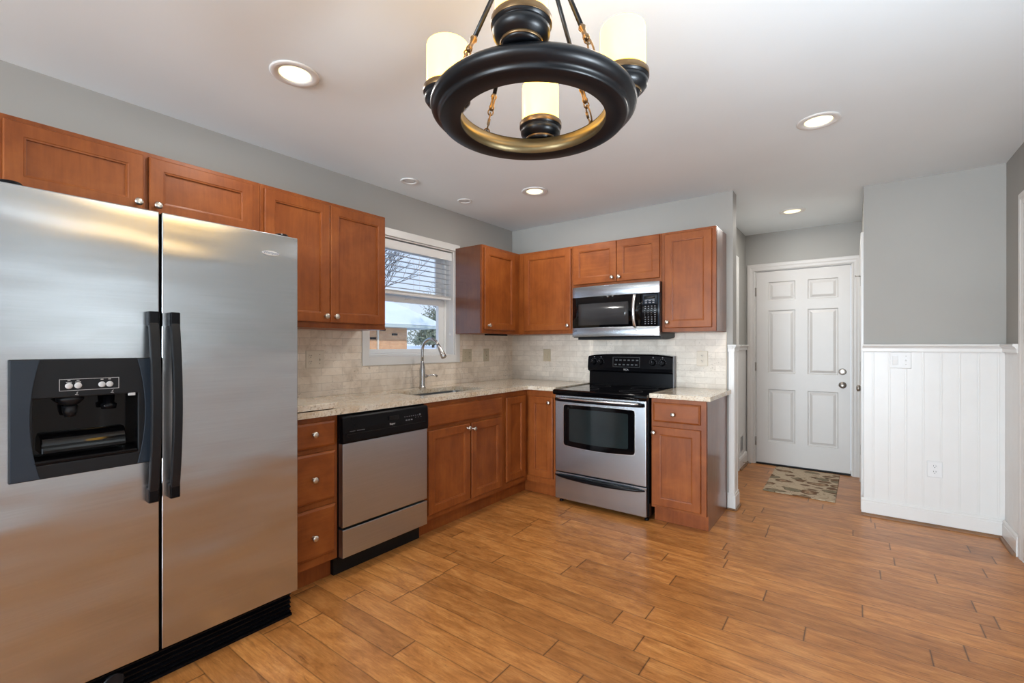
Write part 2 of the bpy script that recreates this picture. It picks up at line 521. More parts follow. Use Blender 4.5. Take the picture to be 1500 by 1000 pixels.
class MB:
    def __init__(self, T=ID):
        self.b = bmesh.new()
        self.T = T
        self.mi = 0

    def v(self, p):
        return self.b.verts.new(self.T(*p))

    def f(self, vs, smooth=False):
        try:
            fc = self.b.faces.new(vs)
            fc.smooth = smooth
            fc.material_index = self.mi
            return fc
        except ValueError:
            return None

    def box(self, u0, u1, v0, v1, z0, z1):
        p = [self.v(q) for q in ((u0, v0, z0), (u1, v0, z0), (u1, v1, z0), (u0, v1, z0),
                                 (u0, v0, z1), (u1, v0, z1), (u1, v1, z1), (u0, v1, z1))]
        for q in ((0, 1, 2, 3), (4, 5, 6, 7), (0, 1, 5, 4), (1, 2, 6, 5), (2, 3, 7, 6), (3, 0, 4, 7)):
            self.f([p[i] for i in q])
        return self

    def prism(self, poly, a0, a1, axis='u', smooth=False):
        """poly is a list of 2D points in the other two coordinates, extruded along axis"""
        def mk(a, p):
            if axis == 'u':
                return self.v((a, p[0], p[1]))
            if axis == 'v':
                return self.v((p[0], a, p[1]))
            return self.v((p[0], p[1], a))
        A = [mk(a0, p) for p in poly]
        B = [mk(a1, p) for p in poly]
        self.f(A)
        self.f(B)
        n = len(poly)
        for i in range(n):
            self.f([A[i], A[(i + 1) % n], B[(i + 1) % n], B[i]], smooth)
        return self

    def loops(self, rects, cap=True):
        """rects: list of (u0,u1,z0,z1,v); joined in sequence, both ends capped"""
        prev = None
        first = None
        for (u0, u1, z0, z1, v) in rects:
            q = [self.v(p) for p in ((u0, v, z0), (u1, v, z0), (u1, v, z1), (u0, v, z1))]
            if prev:
                for i in range(4):
                    self.f([prev[i], prev[(i + 1) % 4], q[(i + 1) % 4], q[i]])
            else:
                first = q
            prev = q
        if cap:
            self.f(first)
            self.f(prev)
        return self

    def plate(self, u0, u1, z0, z1, hole, v0, v1):
        """slab with one rectangular hole (hu0,hu1,hz0,hz1)"""
        us = [u0, hole[0], hole[1], u1]
        zs = [z0, hole[2], hole[3], z1]
        g = {}
        for k, v in enumerate((v0, v1)):
            for i in range(4):
                for j in range(4):
                    g[k, i, j] = self.v((us[i], v, zs[j]))
        for k in (0, 1):
            for i in range(3):
                for j in range(3):
                    if (i, j) != (1, 1):
                        self.f([g[k, i, j], g[k, i + 1, j], g[k, i + 1, j + 1], g[k, i, j + 1]])
        for i in range(3):
            for j in (0, 3):
                self.f([g[0, i, j], g[0, i + 1, j], g[1, i + 1, j], g[1, i, j]])
                self.f([g[0, j, i], g[0, j, i + 1], g[1, j, i + 1], g[1, j, i]])
        for (a, b) in (((1, 1), (2, 1)), ((1, 2), (2, 2)), ((1, 1), (1, 2)), ((2, 1), (2, 2))):
            self.f([g[0, a[0], a[1]], g[0, b[0], b[1]], g[1, b[0], b[1]], g[1, a[0], a[1]]])
        return self

    def lathe(self, prof, c=(0, 0, 0), axis='z', seg=24, cap=True, smooth=True):
        rings = []
        for (r, h) in prof:
            ring = []
            for k in range(seg):
                a = 2 * PI * k / seg
                x, y = r * math.cos(a), r * math.sin(a)
                if axis == 'z':
                    p = (c[0] + x, c[1] + y, c[2] + h)
                elif axis == 'v':
                    p = (c[0] + x, c[1] + h, c[2] + y)
                else:
                    p = (c[0] + h, c[1] + x, c[2] + y)
                ring.append(self.v(p))
            rings.append(ring)
        for A, B in zip(rings, rings[1:]):
            for k in range(seg):
                self.f([A[k], A[(k + 1) % seg], B[(k + 1) % seg], B[k]], smooth)
        if cap == 'loop':
            A, B = rings[-1], rings[0]
            for k in range(seg):
                self.f([A[k], A[(k + 1) % seg], B[(k + 1) % seg], B[k]], smooth)
        elif cap:
            self.f(rings[0])
            self.f(rings[-1])
        return self

    def tube(self, path, r, seg=10, smooth=True):
        pts = [Vector(p) for p in path]
        rr = r if hasattr(r, '__len__') else [r] * len(pts)
        rings = []
        n = None
        for i, p in enumerate(pts):
            if i == 0:
                d = pts[1] - p
            elif i == len(pts) - 1:
                d = p - pts[-2]
            else:
                d = (pts[i + 1] - pts[i - 1])
            d.normalize()
            if n is None:
                n = d.orthogonal().normalized()
            else:
                n = (n - d * n.dot(d))
                n = n.normalized() if n.length > 1e-6 else d.orthogonal().normalized()
            m = d.cross(n)
            rings.append([self.v(tuple(p + (n * math.cos(2 * PI * k / seg) + m * math.sin(2 * PI * k / seg)) * rr[i])) for k in range(seg)])
        for A, B in zip(rings, rings[1:]):
            for k in range(seg):
                self.f([A[k], A[(k + 1) % seg], B[(k + 1) % seg], B[k]], smooth)
        self.f(rings[0])
        self.f(rings[-1])
        return self

    def grid(self, fn, nu, nv, smooth=True):
        g = [[self.v(fn(i / nu, j / nv)) for j in range(nv + 1)] for i in range(nu + 1)]
        for i in range(nu):
            for j in range(nv):
                self.f([g[i][j], g[i + 1][j], g[i + 1][j + 1], g[i][j + 1]], smooth)
        return g

    def build(self, name, mat, parent=None, bev=0.0, bseg=2, smooth=False, origin=None):
        me = bpy.data.meshes.new(name)
        bmesh.ops.recalc_face_normals(self.b, faces=self.b.faces)
        org = Vector(origin) if origin else (parent_loc(parent) if parent else Vector((0, 0, 0)))
        bmesh.ops.translate(self.b, verts=self.b.verts, vec=-org)
        self.b.to_mesh(me)
        self.b.free()
        o = bpy.data.objects.new(name, me)
        C.objects.link(o)
        for m in (mat if isinstance(mat, (list, tuple)) else [mat]):
            me.materials.append(m)
        if parent:
            o.parent = parent
        elif origin:
            o.location = origin
        if bev:
            md = o.modifiers.new('bevel', 'BEVEL')
            md.width = bev
            md.segments = bseg
            md.limit_method = 'ANGLE'
            md.angle_limit = math.radians(40)
            md.harden_normals = False
        return o


def parent_loc(o):
    l = Vector((0, 0, 0))
    while o:
        l += o.location
        o = o.parent
    return l


def tag(o, label=None, cat=None, group=None, kind=None):
    if label:
        o['label'] = label
    if cat:
        o['category'] = cat
    if group:
        o['group'] = group
    if kind:
        o['kind'] = kind
    return o


def thing(name, loc, label, cat, group=None):
    o = bpy.data.objects.new(name, None)
    o.empty_display_size = 0.1
    C.objects.link(o)
    o.location = loc
    return tag(o, label, cat, group)


def struct(o, label=None, cat=None):
    o['kind'] = 'structure'
    if label:
        o['label'] = label
    if cat:
        o['category'] = cat
    return o


def sgroup(name, loc, label, cat):
    o = thing(name, loc, label, cat)
    o['kind'] = 'structure'
    return o


def text(name, s, size, loc, rot, mat, parent, ext=0.0004):
    cu = bpy.data.curves.new(name, 'FONT')
    cu.body = s
    cu.size = size
    cu.extrude = ext
    cu.align_x = 'CENTER'
    cu.align_y = 'CENTER'
    t = bpy.data.objects.new(name, cu)
    C.objects.link(t)
    dg = bpy.context.evaluated_depsgraph_get()
    me = bpy.data.meshes.new_from_object(t.evaluated_get(dg))
    bpy.data.objects.remove(t)
    o = bpy.data.objects.new(name, me)
    me.materials.clear()
    me.materials.append(mat)
    C.objects.link(o)
    o.parent = parent
    o.location = Vector(loc) - parent_loc(parent)
    o.rotation_euler = rot
    return o


ROT_L = (PI / 2, 0, PI / 2)     # text facing +x
ROT_B = (PI / 2, 0, 0)          # text facing -y

# ------------------------------------------------------------------ room shell
H = 2.435
XR = 3.636
YF = -11.5
m = MB().box(-0.12, XR + 0.2, YF - 0.2, 1.9, -0.1, 0)
struct(m.build('floor', FLOOR), 'hand-scraped brown maple plank floor', 'floor')
m = MB().box(-0.3, XR + 0.3, YF - 0.3, 2.0, H, H + 0.12)
struct(m.build('ceiling', CEIL), 'flat white painted ceiling', 'ceiling')
# left wall with the sink window
WY0, WY1, WZ0, WZ1 = -1.762, -0.860, 1.168, 2.085
m = MB(TL).plate(YF, 0.125, 0, H, (WY0, WY1, WZ0, WZ1), -0.15, 0)
struct(m.build('wall_left', WALL), 'grey painted wall above the sink run', 'wall')
m = MB().box(0.0, 2.10, 0, 0.125, 0, H)
struct(m.build('wall_back', WALL, bev=0.002), 'grey painted partition wall behind the range', 'wall')
m = MB().box(1.775, 1.90, 0.125, 1.785, 0, H)
struct(m.build('wall_hall_left', WALL), 'grey wall on the left of the back hall', 'wall')
m = MB().plate(1.90, 2.90, 0.0, H, (1.985, 2.835, 0.003, 2.045), 1.66, 1.785)
struct(m.build('wall_hall_back', WALL), 'grey wall around the white back door', 'wall')
m = MB(lambda u, v, z: (v, u, z)).plate(0.49, 1.785, 0.0, H, (0.64, 1.46, 0.003, 2.045), 2.90, 3.02)
struct(m.build('wall_hall_right', WALL), 'grey wall on the right of the back hall', 'wall')
m = MB().box(3.02, XR + 0.15, 0.49, 0.61, 0, H)
m.box(2.9005, 3.02, 0.489, 0.4899, 0, H)
struct(m.build('wall_back_right', WALL), 'lighter grey wall above the white beadboard', 'wall')
m = MB(TL).plate(YF, 0.49, 0, H, (-6.4, -4.3, 0.02, 2.1), XR, XR + 0.15)
struct(m.build('wall_right', WALL), 'grey wall at the right edge', 'wall')
m = MB().plate(0.0, XR, 0, H, (0.35, 3.35, 0.02, 2.15), YF - 0.15, YF)
struct(m.build('wall_front', WALL), 'grey wall behind the camera', 'wall')

# beadboard profile panel --------------------------------------------------
def bead_panel(T, u0, u1, z0, z1, v0, thick=0.008):
    m = MB(T)
    pts = [(u0, v0)]
    pts2 = []
    u = u0
    pitch = 0.092
    prof = [(u0, thick)]
    k = u0 + pitch * 0.6
    while k < u1 - 0.02:
        for du, dv in ((-0.0058, 0), (-0.005, -0.0013), (-0.0042, 0), (0.0, 0.0002), (0.0042, 0), (0.005, -0.0013), (0.0058, 0)):
            prof.append((k + du, thick + dv))
        k += pitch
    prof.append((u1, thick))
    poly = [(u0, v0)] + [(a, v0 + b) for a, b in prof] + [(u1, v0)]
    A = [m.v((p[0], p[1], z0)) for p in poly]
    B = [m.v((p[0], p[1], z1)) for p in poly]
    n = len(poly)
    for i in range(n):
        m.f([A[i], A[(i + 1) % n], B[(i + 1) % n], B[i]])
    return m


def base_profile(v0, h=0.125, t=0.016):
    return [(v0, 0.0), (v0 + t, 0.0), (v0 + t, h - 0.030), (v0 + t - 0.003, h - 0.026), (v0 + t - 0.003, h - 0.020), (v0 + t - 0.001, h - 0.016),
            (v0 + t - 0.004, h - 0.008), (v0 + t - 0.009, h - 0.003), (v0 + t - 0.010, h), (v0, h)]


def rail_profile(v0, z1=1.260, t=0.030):
    return [(v0, z1 - 0.055), (v0 + 0.012, z1 - 0.055), (v0 + 0.014, z1 - 0.050), (v0 + 0.014, z1 - 0.030), (v0 + 0.019, z1 - 0.024), (v0 + 0.022, z1 - 0.018),
            (v0 + t, z1 - 0.014), (v0 + t + 0.002, z1 - 0.008), (v0 + t, z1 - 0.002), (v0 + t - 0.003, z1), (v0, z1)]


def shoe_profile(v0):
    return [(v0, 0), (v0 + 0.017, 0), (v0 + 0.0165, 0.007), (v0 + 0.013, 0.012), (v0 + 0.007, 0.016), (v0, 0.018)]


def smooth_trim(o):
    return o


TBR = lambda u, v, z: (u, 0.489 - v, z)       # beadboard wall faces -y
TR = lambda u, v, z: (XR - v, u, z)           # right wall faces -x
THL = lambda u, v, z: (1.90 + v, u, z)        # hall-left wall faces +x
THB = lambda u, v, z: (u, 1.66 - v, z)        # hall-back wall
THR = lambda u, v, z: (2.90 - v, u, z)        # hall-right wall
TE = lambda u, v, z: (2.10 + v, u, z)         # end of the partition

struct(bead_panel(TBR, 2.900, XR - 0.008, 0.0, 1.21, 0.0).build('trim_1', TRIM), 'white beadboard wainscot facing the camera', 'wainscot')
struct(bead_panel(TR, YF + 0.1, 0.145 - 0.0, 0.0, 1.21, 0.0).build('trim_2', TRIM), 'white beadboard on the right wall nearer the camera', 'wainscot') if False else None
struct(bead_panel(TR, 0.145, 0.481, 0.0, 1.21, 0.0).build('trim_2', TRIM), 'narrow white beadboard strip on the right wall', 'wainscot')
struct(bead_panel(TR, -4.2, -0.86, 0.0, 1.21, 0.0).build('trim_3', TRIM), 'white beadboard on the right wall beside the camera', 'wainscot')
struct(bead_panel(THL, 1.232, 1.65, 0.0, 1.21, 0.0).build('trim_4', TRIM), 'white beadboard low on the left hall wall', 'wainscot')
m = MB(TBR).prism(rail_profile(0.008), 2.893, XR - 0.02)
m.b.faces.ensure_lookup_table()
struct(m.build('trim_5', TRIM), 'white chair rail capping the facing beadboard', 'chair rail')
m = MB(TR).prism(rail_profile(0.008), 0.145, 0.47)
struct(m.build('trim_6', TRIM), 'short white chair rail on the right wall', 'chair rail')
m = MB(TR).prism(rail_profile(0.008), -4.2, -0.86)
struct(m.build('trim_7', TRIM), 'white chair rail on the right wall beside the camera', 'chair rail')
m = MB(THL).prism(rail_profile(0.008), 1.232, 1.66)
struct(m.build('trim_8', TRIM), 'white chair rail in the back hall', 'chair rail')
m = MB(TBR).prism(base_profile(0.008), 2.885, XR - 0.02)
struct(m.build('baseboard_back_right', TRIM), 'tall white baseboard under the facing beadboard', 'baseboard')
m = MB(TR).prism(base_profile(0.008), 0.145, 0.465)
struct(m.build('baseboard_right', TRIM), 'short white baseboard on the right wall', 'baseboard')
m = MB(TR).prism(base_profile(0.008), -4.2, -0.86)
struct(m.build('baseboard_right_near', TRIM), 'white baseboard on the right wall beside the camera', 'baseboard')
m = MB(THL).prism(base_profile(0.008), 1.232, 1.635)
struct(m.build('baseboard_hall_left', TRIM), 'white baseboard on the left hall wall', 'baseboard')
m = MB(TBR).prism(shoe_profile(0.024), 2.885, XR - 0.024)
m2 = MB(TR).prism(shoe_profile(0.024), 0.145, 0.465)
struct(m.build('trim_9', SHOE), 'brown shoe moulding along the white baseboard', 'moulding')
struct(m2.build('trim_10', SHOE), 'brown shoe moulding at the right wall', 'moulding')
m = MB(THL).prism(shoe_profile(0.024), 1.232, 1.635)
struct(m.build('trim_11', SHOE), 'brown shoe moulding in the hall', 'moulding')

# white post trim wrapping the partition end
m = MB()
m.prism([(2.072, -0.010), (2.108, -0.010), (2.112, -0.006), (2.112, 0.131), (2.108, 0.135), (2.072, 0.135), (2.072, 0.1255), (2.1005, 0.1255), (2.1005, -0.0005), (2.072, -0.0005)], 0.12, 1.215, 'z')
m.box(2.083, 2.086, -0.0125, -0.0095, 0.12, 1.21)
m.box(2.1115, 2.114, 0.010, 0.016, 0.12, 1.21)
m.box(2.1115, 2.114, 0.108, 0.114, 0.12, 1.21)
struct(m.build('trim_12', TRIM, bev=0.0015), 'white corner post covering the partition end', 'post')
m = MB()
for (a, b, z0, z1) in ((0.010, 0.014, 1.205, 1.232), (0.016, 0.020, 1.232, 1.243), (0.022, 0.026, 1.243, 1.258)):
    m.box(2.066 - a * 0.0, 2.1005, -a - 0.0006, -0.0006, z0, z1)
    m.box(2.1006, 2.1006 + b, -a - 0.0006, 0.126 + a, z0, z1)
struct(m.build('trim_13', TRIM, bev=0.002), 'small white cap on the corner post', 'cap')
m = MB()
m.box(2.064, 2.1005, -0.016, -0.0006, 0.0005, 0.105)
m.box(2.1006, 2.121, -0.016, 0.141, 0.0005, 0.105)
m.box(2.064, 2.1005, -0.012, -0.0006, 0.105, 0.125)
m.box(2.1006, 2.117, -0.012, 0.137, 0.105, 0.125)
struct(m.build('baseboard_partition', TRIM, bev=0.002), 'white plinth block at the partition foot', 'baseboard')
m = MB()
m.box(2.121, 2.134, -0.016, 0.141, 0.0005, 0.014)
m.box(2.064, 2.134, -0.028, -0.0165, 0.0005, 0.014)
struct(m.build('trim_14', SHOE, bev=0.004), 'brown shoe moulding around the plinth block', 'moulding')


def casing(T, u0, u1, zt, w=0.062, t=0.018, v0=0.0, z0=0.0, inner_reveal=0.0):
    """three-sided door casing around opening u0..u1, top zt"""
    m = MB(T)
    prof = [(0, 0.6), (0.008, 0.75), (0.014, 0.62), (0.030, 0.72), (0.042, 0.95), (w - 0.006, 1.0), (w, 0.8)]
    pts = []
    # build as swept loops along the path
    path = [((u0, z0), (-1, 0)), ((u0, zt), (-1, 1)), ((u1, zt), (1, 1)), ((u1, z0), (1, 0))]
    rings = []
    for (p, d) in path:
        ring = [m.v((p[0], v0, p[1]))]
        for (q, h) in prof:
            ring.append(m.v((p[0] + d[0] * q, v0 + t * h, p[1] + d[1] * q)))
        ring.append(m.v((p[0] + d[0] * w, v0, p[1] + d[1] * w)))
        rings.append(ring)
    for A, B in zip(rings, rings[1:]):
        n = len(A)
        for k in range(n):
            m.f([A[k], A[(k + 1) % n], B[(k + 1) % n], B[k]])
    m.f(rings[0])
    m.f(rings[-1])
    return m


def six_panel(T, u0, u1, z0, z1, v0, v1, panels):
    """door slab with raised panels on the v1 side; panels: list of (u0,u1,z0,z1)"""
    m = MB(T)
    us = sorted({u0, u1} | {p[0] for p in panels} | {p[1] for p in panels})
    zs = sorted({z0, z1} | {p[2] for p in panels} | {p[3] for p in panels})
    cache = {}

    def V(u, v, z):
        k = (round(u, 5), round(v, 5), round(z, 5))
        if k not in cache:
            cache[k] = m.v((u, v, z))
        return cache[k]
    for i in range(len(us) - 1):
        for j in range(len(zs) - 1):
            a, b, c, d = us[i], us[i + 1], zs[j], zs[j + 1]
            hit = [p for p in panels if p[0] <= a + 1e-6 and p[1] >= b - 1e-6 and p[2] <= c + 1e-6 and p[3] >= d - 1e-6]
            if not hit:
                m.f([V(a, v1, c), V(b, v1, c), V(b, v1, d), V(a, v1, d)])
    for (a, b, c, d) in panels:
        s = 1 if v1 > v0 else -1
        steps = [(0, 0), (0.007, -0.012), (0.016, -0.012), (0.040, -0.002)]
        prev = None
        for (ins, dv) in steps:
            q = [V(a + ins, v1 + s * dv, c + ins), V(b - ins, v1 + s * dv, c + ins), V(b - ins, v1 + s * dv, d - ins), V(a + ins, v1 + s * dv, d - ins)]
            if prev:
                for k in range(4):
                    m.f([prev[k], prev[(k + 1) % 4], q[(k + 1) % 4], q[k]])
            prev = q
        m.f(prev)
    B = {}
    for (u, z) in ((u0, z0), (u1, z0), (u1, z1), (u0, z1)):
        B[u, z] = m.v((u, v0, z))
    m.f([B[u0, z0], B[u1, z0], B[u1, z1], B[u0, z1]])
    m.f([B[u0, z0], B[u1, z0]] + [V(u, v1, z0) for u in reversed(us)])
    m.f([B[u0, z1], B[u1, z1]] + [V(u, v1, z1) for u in reversed(us)])
    m.f([B[u0, z0], B[u0, z1]] + [V(u0, v1, z) for z in reversed(zs)])
    m.f([B[u1, z0], B[u1, z1]] + [V(u1, v1, z) for z in reversed(zs)])
    return m


def hinge(T, u, v, z, parent, h=0.09):
    m = MB(T)
    m.tube([(u, v, z - h / 2), (u, v, z + h / 2)], 0.006, 10)
    m.box(u - 0.014, u + 0.004, v - 0.005, v - 0.001, z - h / 2, z + h / 2)
    return m.build('hinge', HINGE, parent)


# door_1: the back door ------------------------------------------------------
d1 = sgroup('door_1', (2.41, 1.66, 0), 'white six-panel back door with deadbolt', 'door')
rows = [(0.245, 0.795), (0.963, 1.62), (1.722, 1.917)]
pan = [(a, b, c, d) for (c, d) in rows for (a, b) in ((2.117, 2.358), (2.467, 2.718))]
six_panel(lambda u, v, z: (u, 1.66 - v, z), 2.006, 2.816, 0.018, 2.030, -0.050, -0.010, pan).build('door_slab', DOORW, d1)
casing(THB, 1.992, 2.828, 2.040, 0.072).build('casing', DOORW, d1)
m = MB(THB)
m.box(1.986, 2.0035, -0.12, -0.0002, 0.004, 2.044)
m.box(2.8185, 2.834, -0.12, -0.0002, 0.004, 2.044)
m.box(2.0036, 2.8184, -0.12, -0.0002, 2.033, 2.044)
m.build('door_jamb', DOORW, d1)
m = MB(THB).box(2.004, 2.818, -0.11, 0.004, 0.0006, 0.014)
m.build('threshold', BLACKM, d1)
for z in (1.82, 1.03, 0.24):
    hinge(THB, 2.003, 0.004, z, d1)


def door_knob(T, u, v, z, parent, name='door_knob', mat=HINGE):
    m = MB(T)
    m.lathe([(0.032, 0), (0.032, 0.004), (0.026, 0.009), (0.012, 0.012), (0.011, 0.030), (0.020, 0.036), (0.027, 0.046), (0.027, 0.056), (0.020, 0.064), (0.006, 0.067)], (u, v, z), 'v', 24)
    return m.build(name, mat, parent)


door_knob(THB, 2.752, -0.010, 0.868, d1)
m = MB(THB)
m.lathe([(0.032, 0), (0.031, 0.008), (0.027, 0.014), (0.012, 0.016)], (2.752, -0.010, 0.998), 'v', 24)
m.box(2.736, 2.768, 0.005, 0.022, 0.993, 1.004)
m.build('deadbolt', HINGE, d1, bev=0.001)

# door_2: door in the right hall wall, seen edge on --------------------------
d2 = sgroup('door_2', (2.90, 1.05, 0), 'white side door in the hall seen edge on', 'door')
rows2 = [(0.24, 0.79), (0.96, 1.62), (1.72, 1.91)]
six_panel(THR, 0.655, 1.445, 0.012, 2.030, -0.045, -0.006, [(a, b, c, d) for (c, d) in rows2 for (a, b) in ((0.76, 1.0), (1.10, 1.34))]).build('door_slab', TRIM, d2)
casing(THR, 0.648, 1.452, 2.040, 0.072).build('casing', TRIM, d2)
m = MB(THR)
m.box(0.641, 0.653, -0.119, -0.0005, 0.004, 2.044)
m.box(1.447, 1.459, -0.119, -0.0005, 0.004, 2.044)
m.box(0.6531, 1.4469, -0.119, -0.0005, 2.032, 2.044)
m.build('door_jamb', TRIM, d2)
for z in (1.84, 1.06, 0.30):
    hinge(THR, 1.449, 0.006, z, d2)
m = MB(THR).tube([(1.449, 0.008, 1.885), (1.43, 0.028, 1.885), (1.425, 0.045, 1.885)], 0.004)
m.lathe([(0.007, 0), (0.007, 0.008)], (1.425, 0.045, 1.885), 'v', 12)
m.build('door_stop', HINGE, d2)
m = MB(THR)
m.lathe([(0.030, 0), (0.029, 0.005), (0.012, 0.010), (0.010, 0.018), (0.020, 0.024), (0.026, 0.034), (0.025, 0.044), (0.012, 0.050)], (0.72, -0.006, 0.915), 'v', 24)
m.build('door_knob', HINGE, d2)

# door_3: casing of the doorway in the left hall wall ------------------------
d3 = sgroup('door_3', (1.90, 0.75, 0), 'white door casing on the left hall wall', 'door')
casing(THL, 0.36, 1.165, 2.075, 0.062).build('casing', TRIM, d3)
m = MB(THL)
m.box(0.362, 1.163, 0.0006, 0.006, 0.01, 2.073)
m.build('door_slab', TRIM, d3)

# door_4: casing at the right edge of the picture ---------------------------
d4 = sgroup('door_4', (XR, -0.36, 0), 'white door casing at the right edge', 'door')
casing(TR, -0.78, 0.062, 2.065, 0.075).build('casing', TRIM, d4)
six_panel(TR, -0.775, 0.057, 0.012, 2.060, 0.0006, 0.012, [(a, b, c, d) for (c, d) in rows2 for (a, b) in ((-0.66, -0.42), (-0.30, -0.06))]).build('door_slab', TRIM, d4)

# sink window ---------------------------------------------------------------
w1 = sgroup('window_1', (0, -1.31, 1.6), 'white double-hung window above the sink', 'window')
m = MB(TL)
m.plate(-1.818, -0.801, 1.104, 2.142, (WY0, WY1, WZ0, WZ1), 0.0005, 0.016)
m.build('window_frame', TRIM, w1, bev=0.002)
m = MB(TL)
a0, a1, b0, b1 = WY0 + 0.0005, WY1 - 0.0005, WZ0 + 0.0005, WZ1 - 0.0005
m.plate(a0, a1, b0, b1, (a0 + 0.010, a1 - 0.010, b0 + 0.006, b1 - 0.010), -0.149, 0.0002)
m.build('window_jamb', TRIM, w1)
SY0, SY1 = a0 + 0.0105, a1 - 0.0105
m = MB(TL)
# outer vinyl frame
m.plate(SY0, SY1, 1.175, 2.074, (SY0 + 0.022, SY1 - 0.022, 1.190, 2.055), -0.148, -0.088)
m.build('vinyl_frame', VINYL, w1, bev=0.001)
m = MB(TL)
m.plate(SY0 + 0.0225, SY1 - 0.0225, 1.191, 1.648, (SY0 + 0.075, SY1 - 0.088, 1.222, 1.600), -0.128, -0.094)
m.build('lower_sash', VINYL, w1, bev=0.002)
m = MB(TL)
m.plate(SY0 + 0.0225, SY1 - 0.0225, 1.628, 2.054, (SY0 + 0.075, SY1 - 0.088, 1.672, 2.012), -0.146, -0.1285)
m.build('upper_sash', VINYL, w1, bev=0.002)
MB(TL).box(SY0 + 0.0745, SY1 - 0.0875, -0.113, -0.109, 1.2215, 1.6005).build('lower_pane', GLASS, w1)
MB(TL).box(SY0 + 0.0745, SY1 - 0.0875, -0.139, -0.135, 1.6715, 2.0125).build('upper_pane', GLASS, w1)
m = MB(TL).box(-1.34, -1.28, -0.0935, -0.080, 1.628, 1.640)
m.build('sash_lock', TRIM, w1, bev=0.002)

# blind
bl = thing('window_blind', (-0.045, -1.31, 2.05), 'white slatted blind half raised in the sink window', 'blind')
m = MB(TL).box(-1.744, -0.876, -0.070, -0.022, 2.018, 2.066)
m.box(-1.746, -0.874, -0.021, -0.016, 1.998, 2.066)
m.build('headrail', VINYL, bl, bev=0.002)
m = MB(TL)
z = 1.958
n = 0
while z > 1.69:
    m.prism([(-0.068, z + 0.003), (-0.022, z), (-0.022, z + 0.003), (-0.068, z + 0.006)], -1.742, -0.878)
    z -= 0.0425
m.build('slats', SLAT, bl)
m = MB(TL)
m.box(-1.742, -0.878, -0.069, -0.021, 1.652, 1.668)
for k in range(4):
    m.box(-1.742, -0.878, -0.068, -0.022, 1.6685 + 0.0042 * k, 1.6712 + 0.0042 * k)
m.build('bottom_rail', VINYL, bl, bev=0.002)
for y in (-1.62, -1.31, -1.0):
    MB(TL).tube([(y, -0.0205, 2.0), (y, -0.0205, 1.655)], 0.0009, 5).build('ladder_cord', VINYL, bl)
MB(TL).tube([(-1.255, -0.012, 2.0), (-1.25, -0.012, 1.62)], 0.0011, 5).build('lift_cord', VINYL, bl)
m = MB(TL).tube([(-0.90, -0.014, 2.0), (-0.90, -0.014, 1.36)], 0.0011, 5)
m.lathe([(0.003, 0.0), (0.008, 0.006), (0.007, 0.020), (0.003, 0.028)], (-0.90, -0.014, 1.335), 'z', 12)
m.build('pull_tassel', VINYL, bl)

# ------------------------------------------------------------------ windows the room has behind the camera
w2 = sgroup('window_2', (1.9, YF, 0), 'white framed glass patio door behind the camera', 'window')
m = MB()
m.plate(0.351, 3.349, 0.021, 2.149, (0.42, 3.28, 0.10, 2.08), YF - 0.12, YF - 0.04)
m.box(1.81, 1.89, YF - 0.12, YF - 0.04, 0.10, 2.08)
m.build('window_frame', VINYL, w2)
w3 = sgroup('window_3', (XR, -5.1, 0.9), 'white framed glass side door behind the camera', 'window')
m = MB(TL).plate(-6.399, -4.301, 0.021, 2.099, (-6.33, -4.37, 0.10, 2.03), XR + 0.09, XR + 0.13)
m.box(-5.39, -5.31, XR + 0.09, XR + 0.13, 0.10, 2.03)
m.build('window_frame', VINYL, w3)


# ------------------------------------------------------------------ cabinetry helpers
def door_mesh(T, u0, u1, z0, z1, v0, th=0.019, fw=0.056):
    m = MB(T)
    vt = v0 + th
    R = [(0, v0), (0, vt - 0.004), (0.002, vt - 0.001), (0.005, vt), (fw - 0.004, vt), (fw - 0.002, vt - 0.002), (fw + 0.004, vt - 0.0030),
         (fw + 0.0055, vt - 0.0105), (fw + 0.0075, vt - 0.0110)]
    m.loops([(u0 + i, u1 - i, z0 + i, z1 - i, v) for i, v in R])
    return m


def drawer_mesh(T, u0, u1, z0, z1, v0, th=0.019):
    m = MB(T)
    vt = v0 + th
    R = [(0, v0), (0, vt - 0.007), (0.003, vt - 0.004), (0.008, vt - 0.002), (0.012, vt)]
    m.loops([(u0 + i, u1 - i, z0 + i, z1 - i, v) for i, v in R])
    return m


def knob(T, u, v, z, parent, r=1.0):
    m = MB(T)
    m.lathe([(0.009 * r, 0.0002), (0.0085 * r, 0.003), (0.0055 * r, 0.006), (0.0055 * r, 0.013), (0.011 * r, 0.017), (0.0155 * r, 0.021), (0.016 * r, 0.024),
             (0.0145 * r, 0.0275), (0.009 * r, 0.030), (0.003 * r, 0.031)], (u, v, z), 'v', 20)
    return m.build('knob', NICKEL, parent)


def cab_door(T, u0, u1, z0, z1, v, parent, kn=None, mat=WV):
    d = door_mesh(T, u0, u1, z0, z1, v).build('door', mat, parent)
    if kn:
        knob(T, kn[0], v + 0.019, kn[1], d)
    return d


def cab_drawer(T, u0, u1, z0, z1, v, parent, kn=None, mat=WX, name='drawer'):
    d = drawer_mesh(T, u0, u1, z0, z1, v).build(name, mat, parent)
    if kn:
        knob(T, kn[0], v + 0.019, kn[1], d)
    return d


UZ0, UZ1 = 1.355, 2.108
UV = 0.320
# --- wall cabinets, left wall
def body(T, u0, u1, v1, z0, z1, parent, mat=WV, v0=0.001):
    m = MB(T).box(u0, u1, v0, v1, z0, z1)
    return m.build('cabinet_body', mat, parent, bev=0.0015)


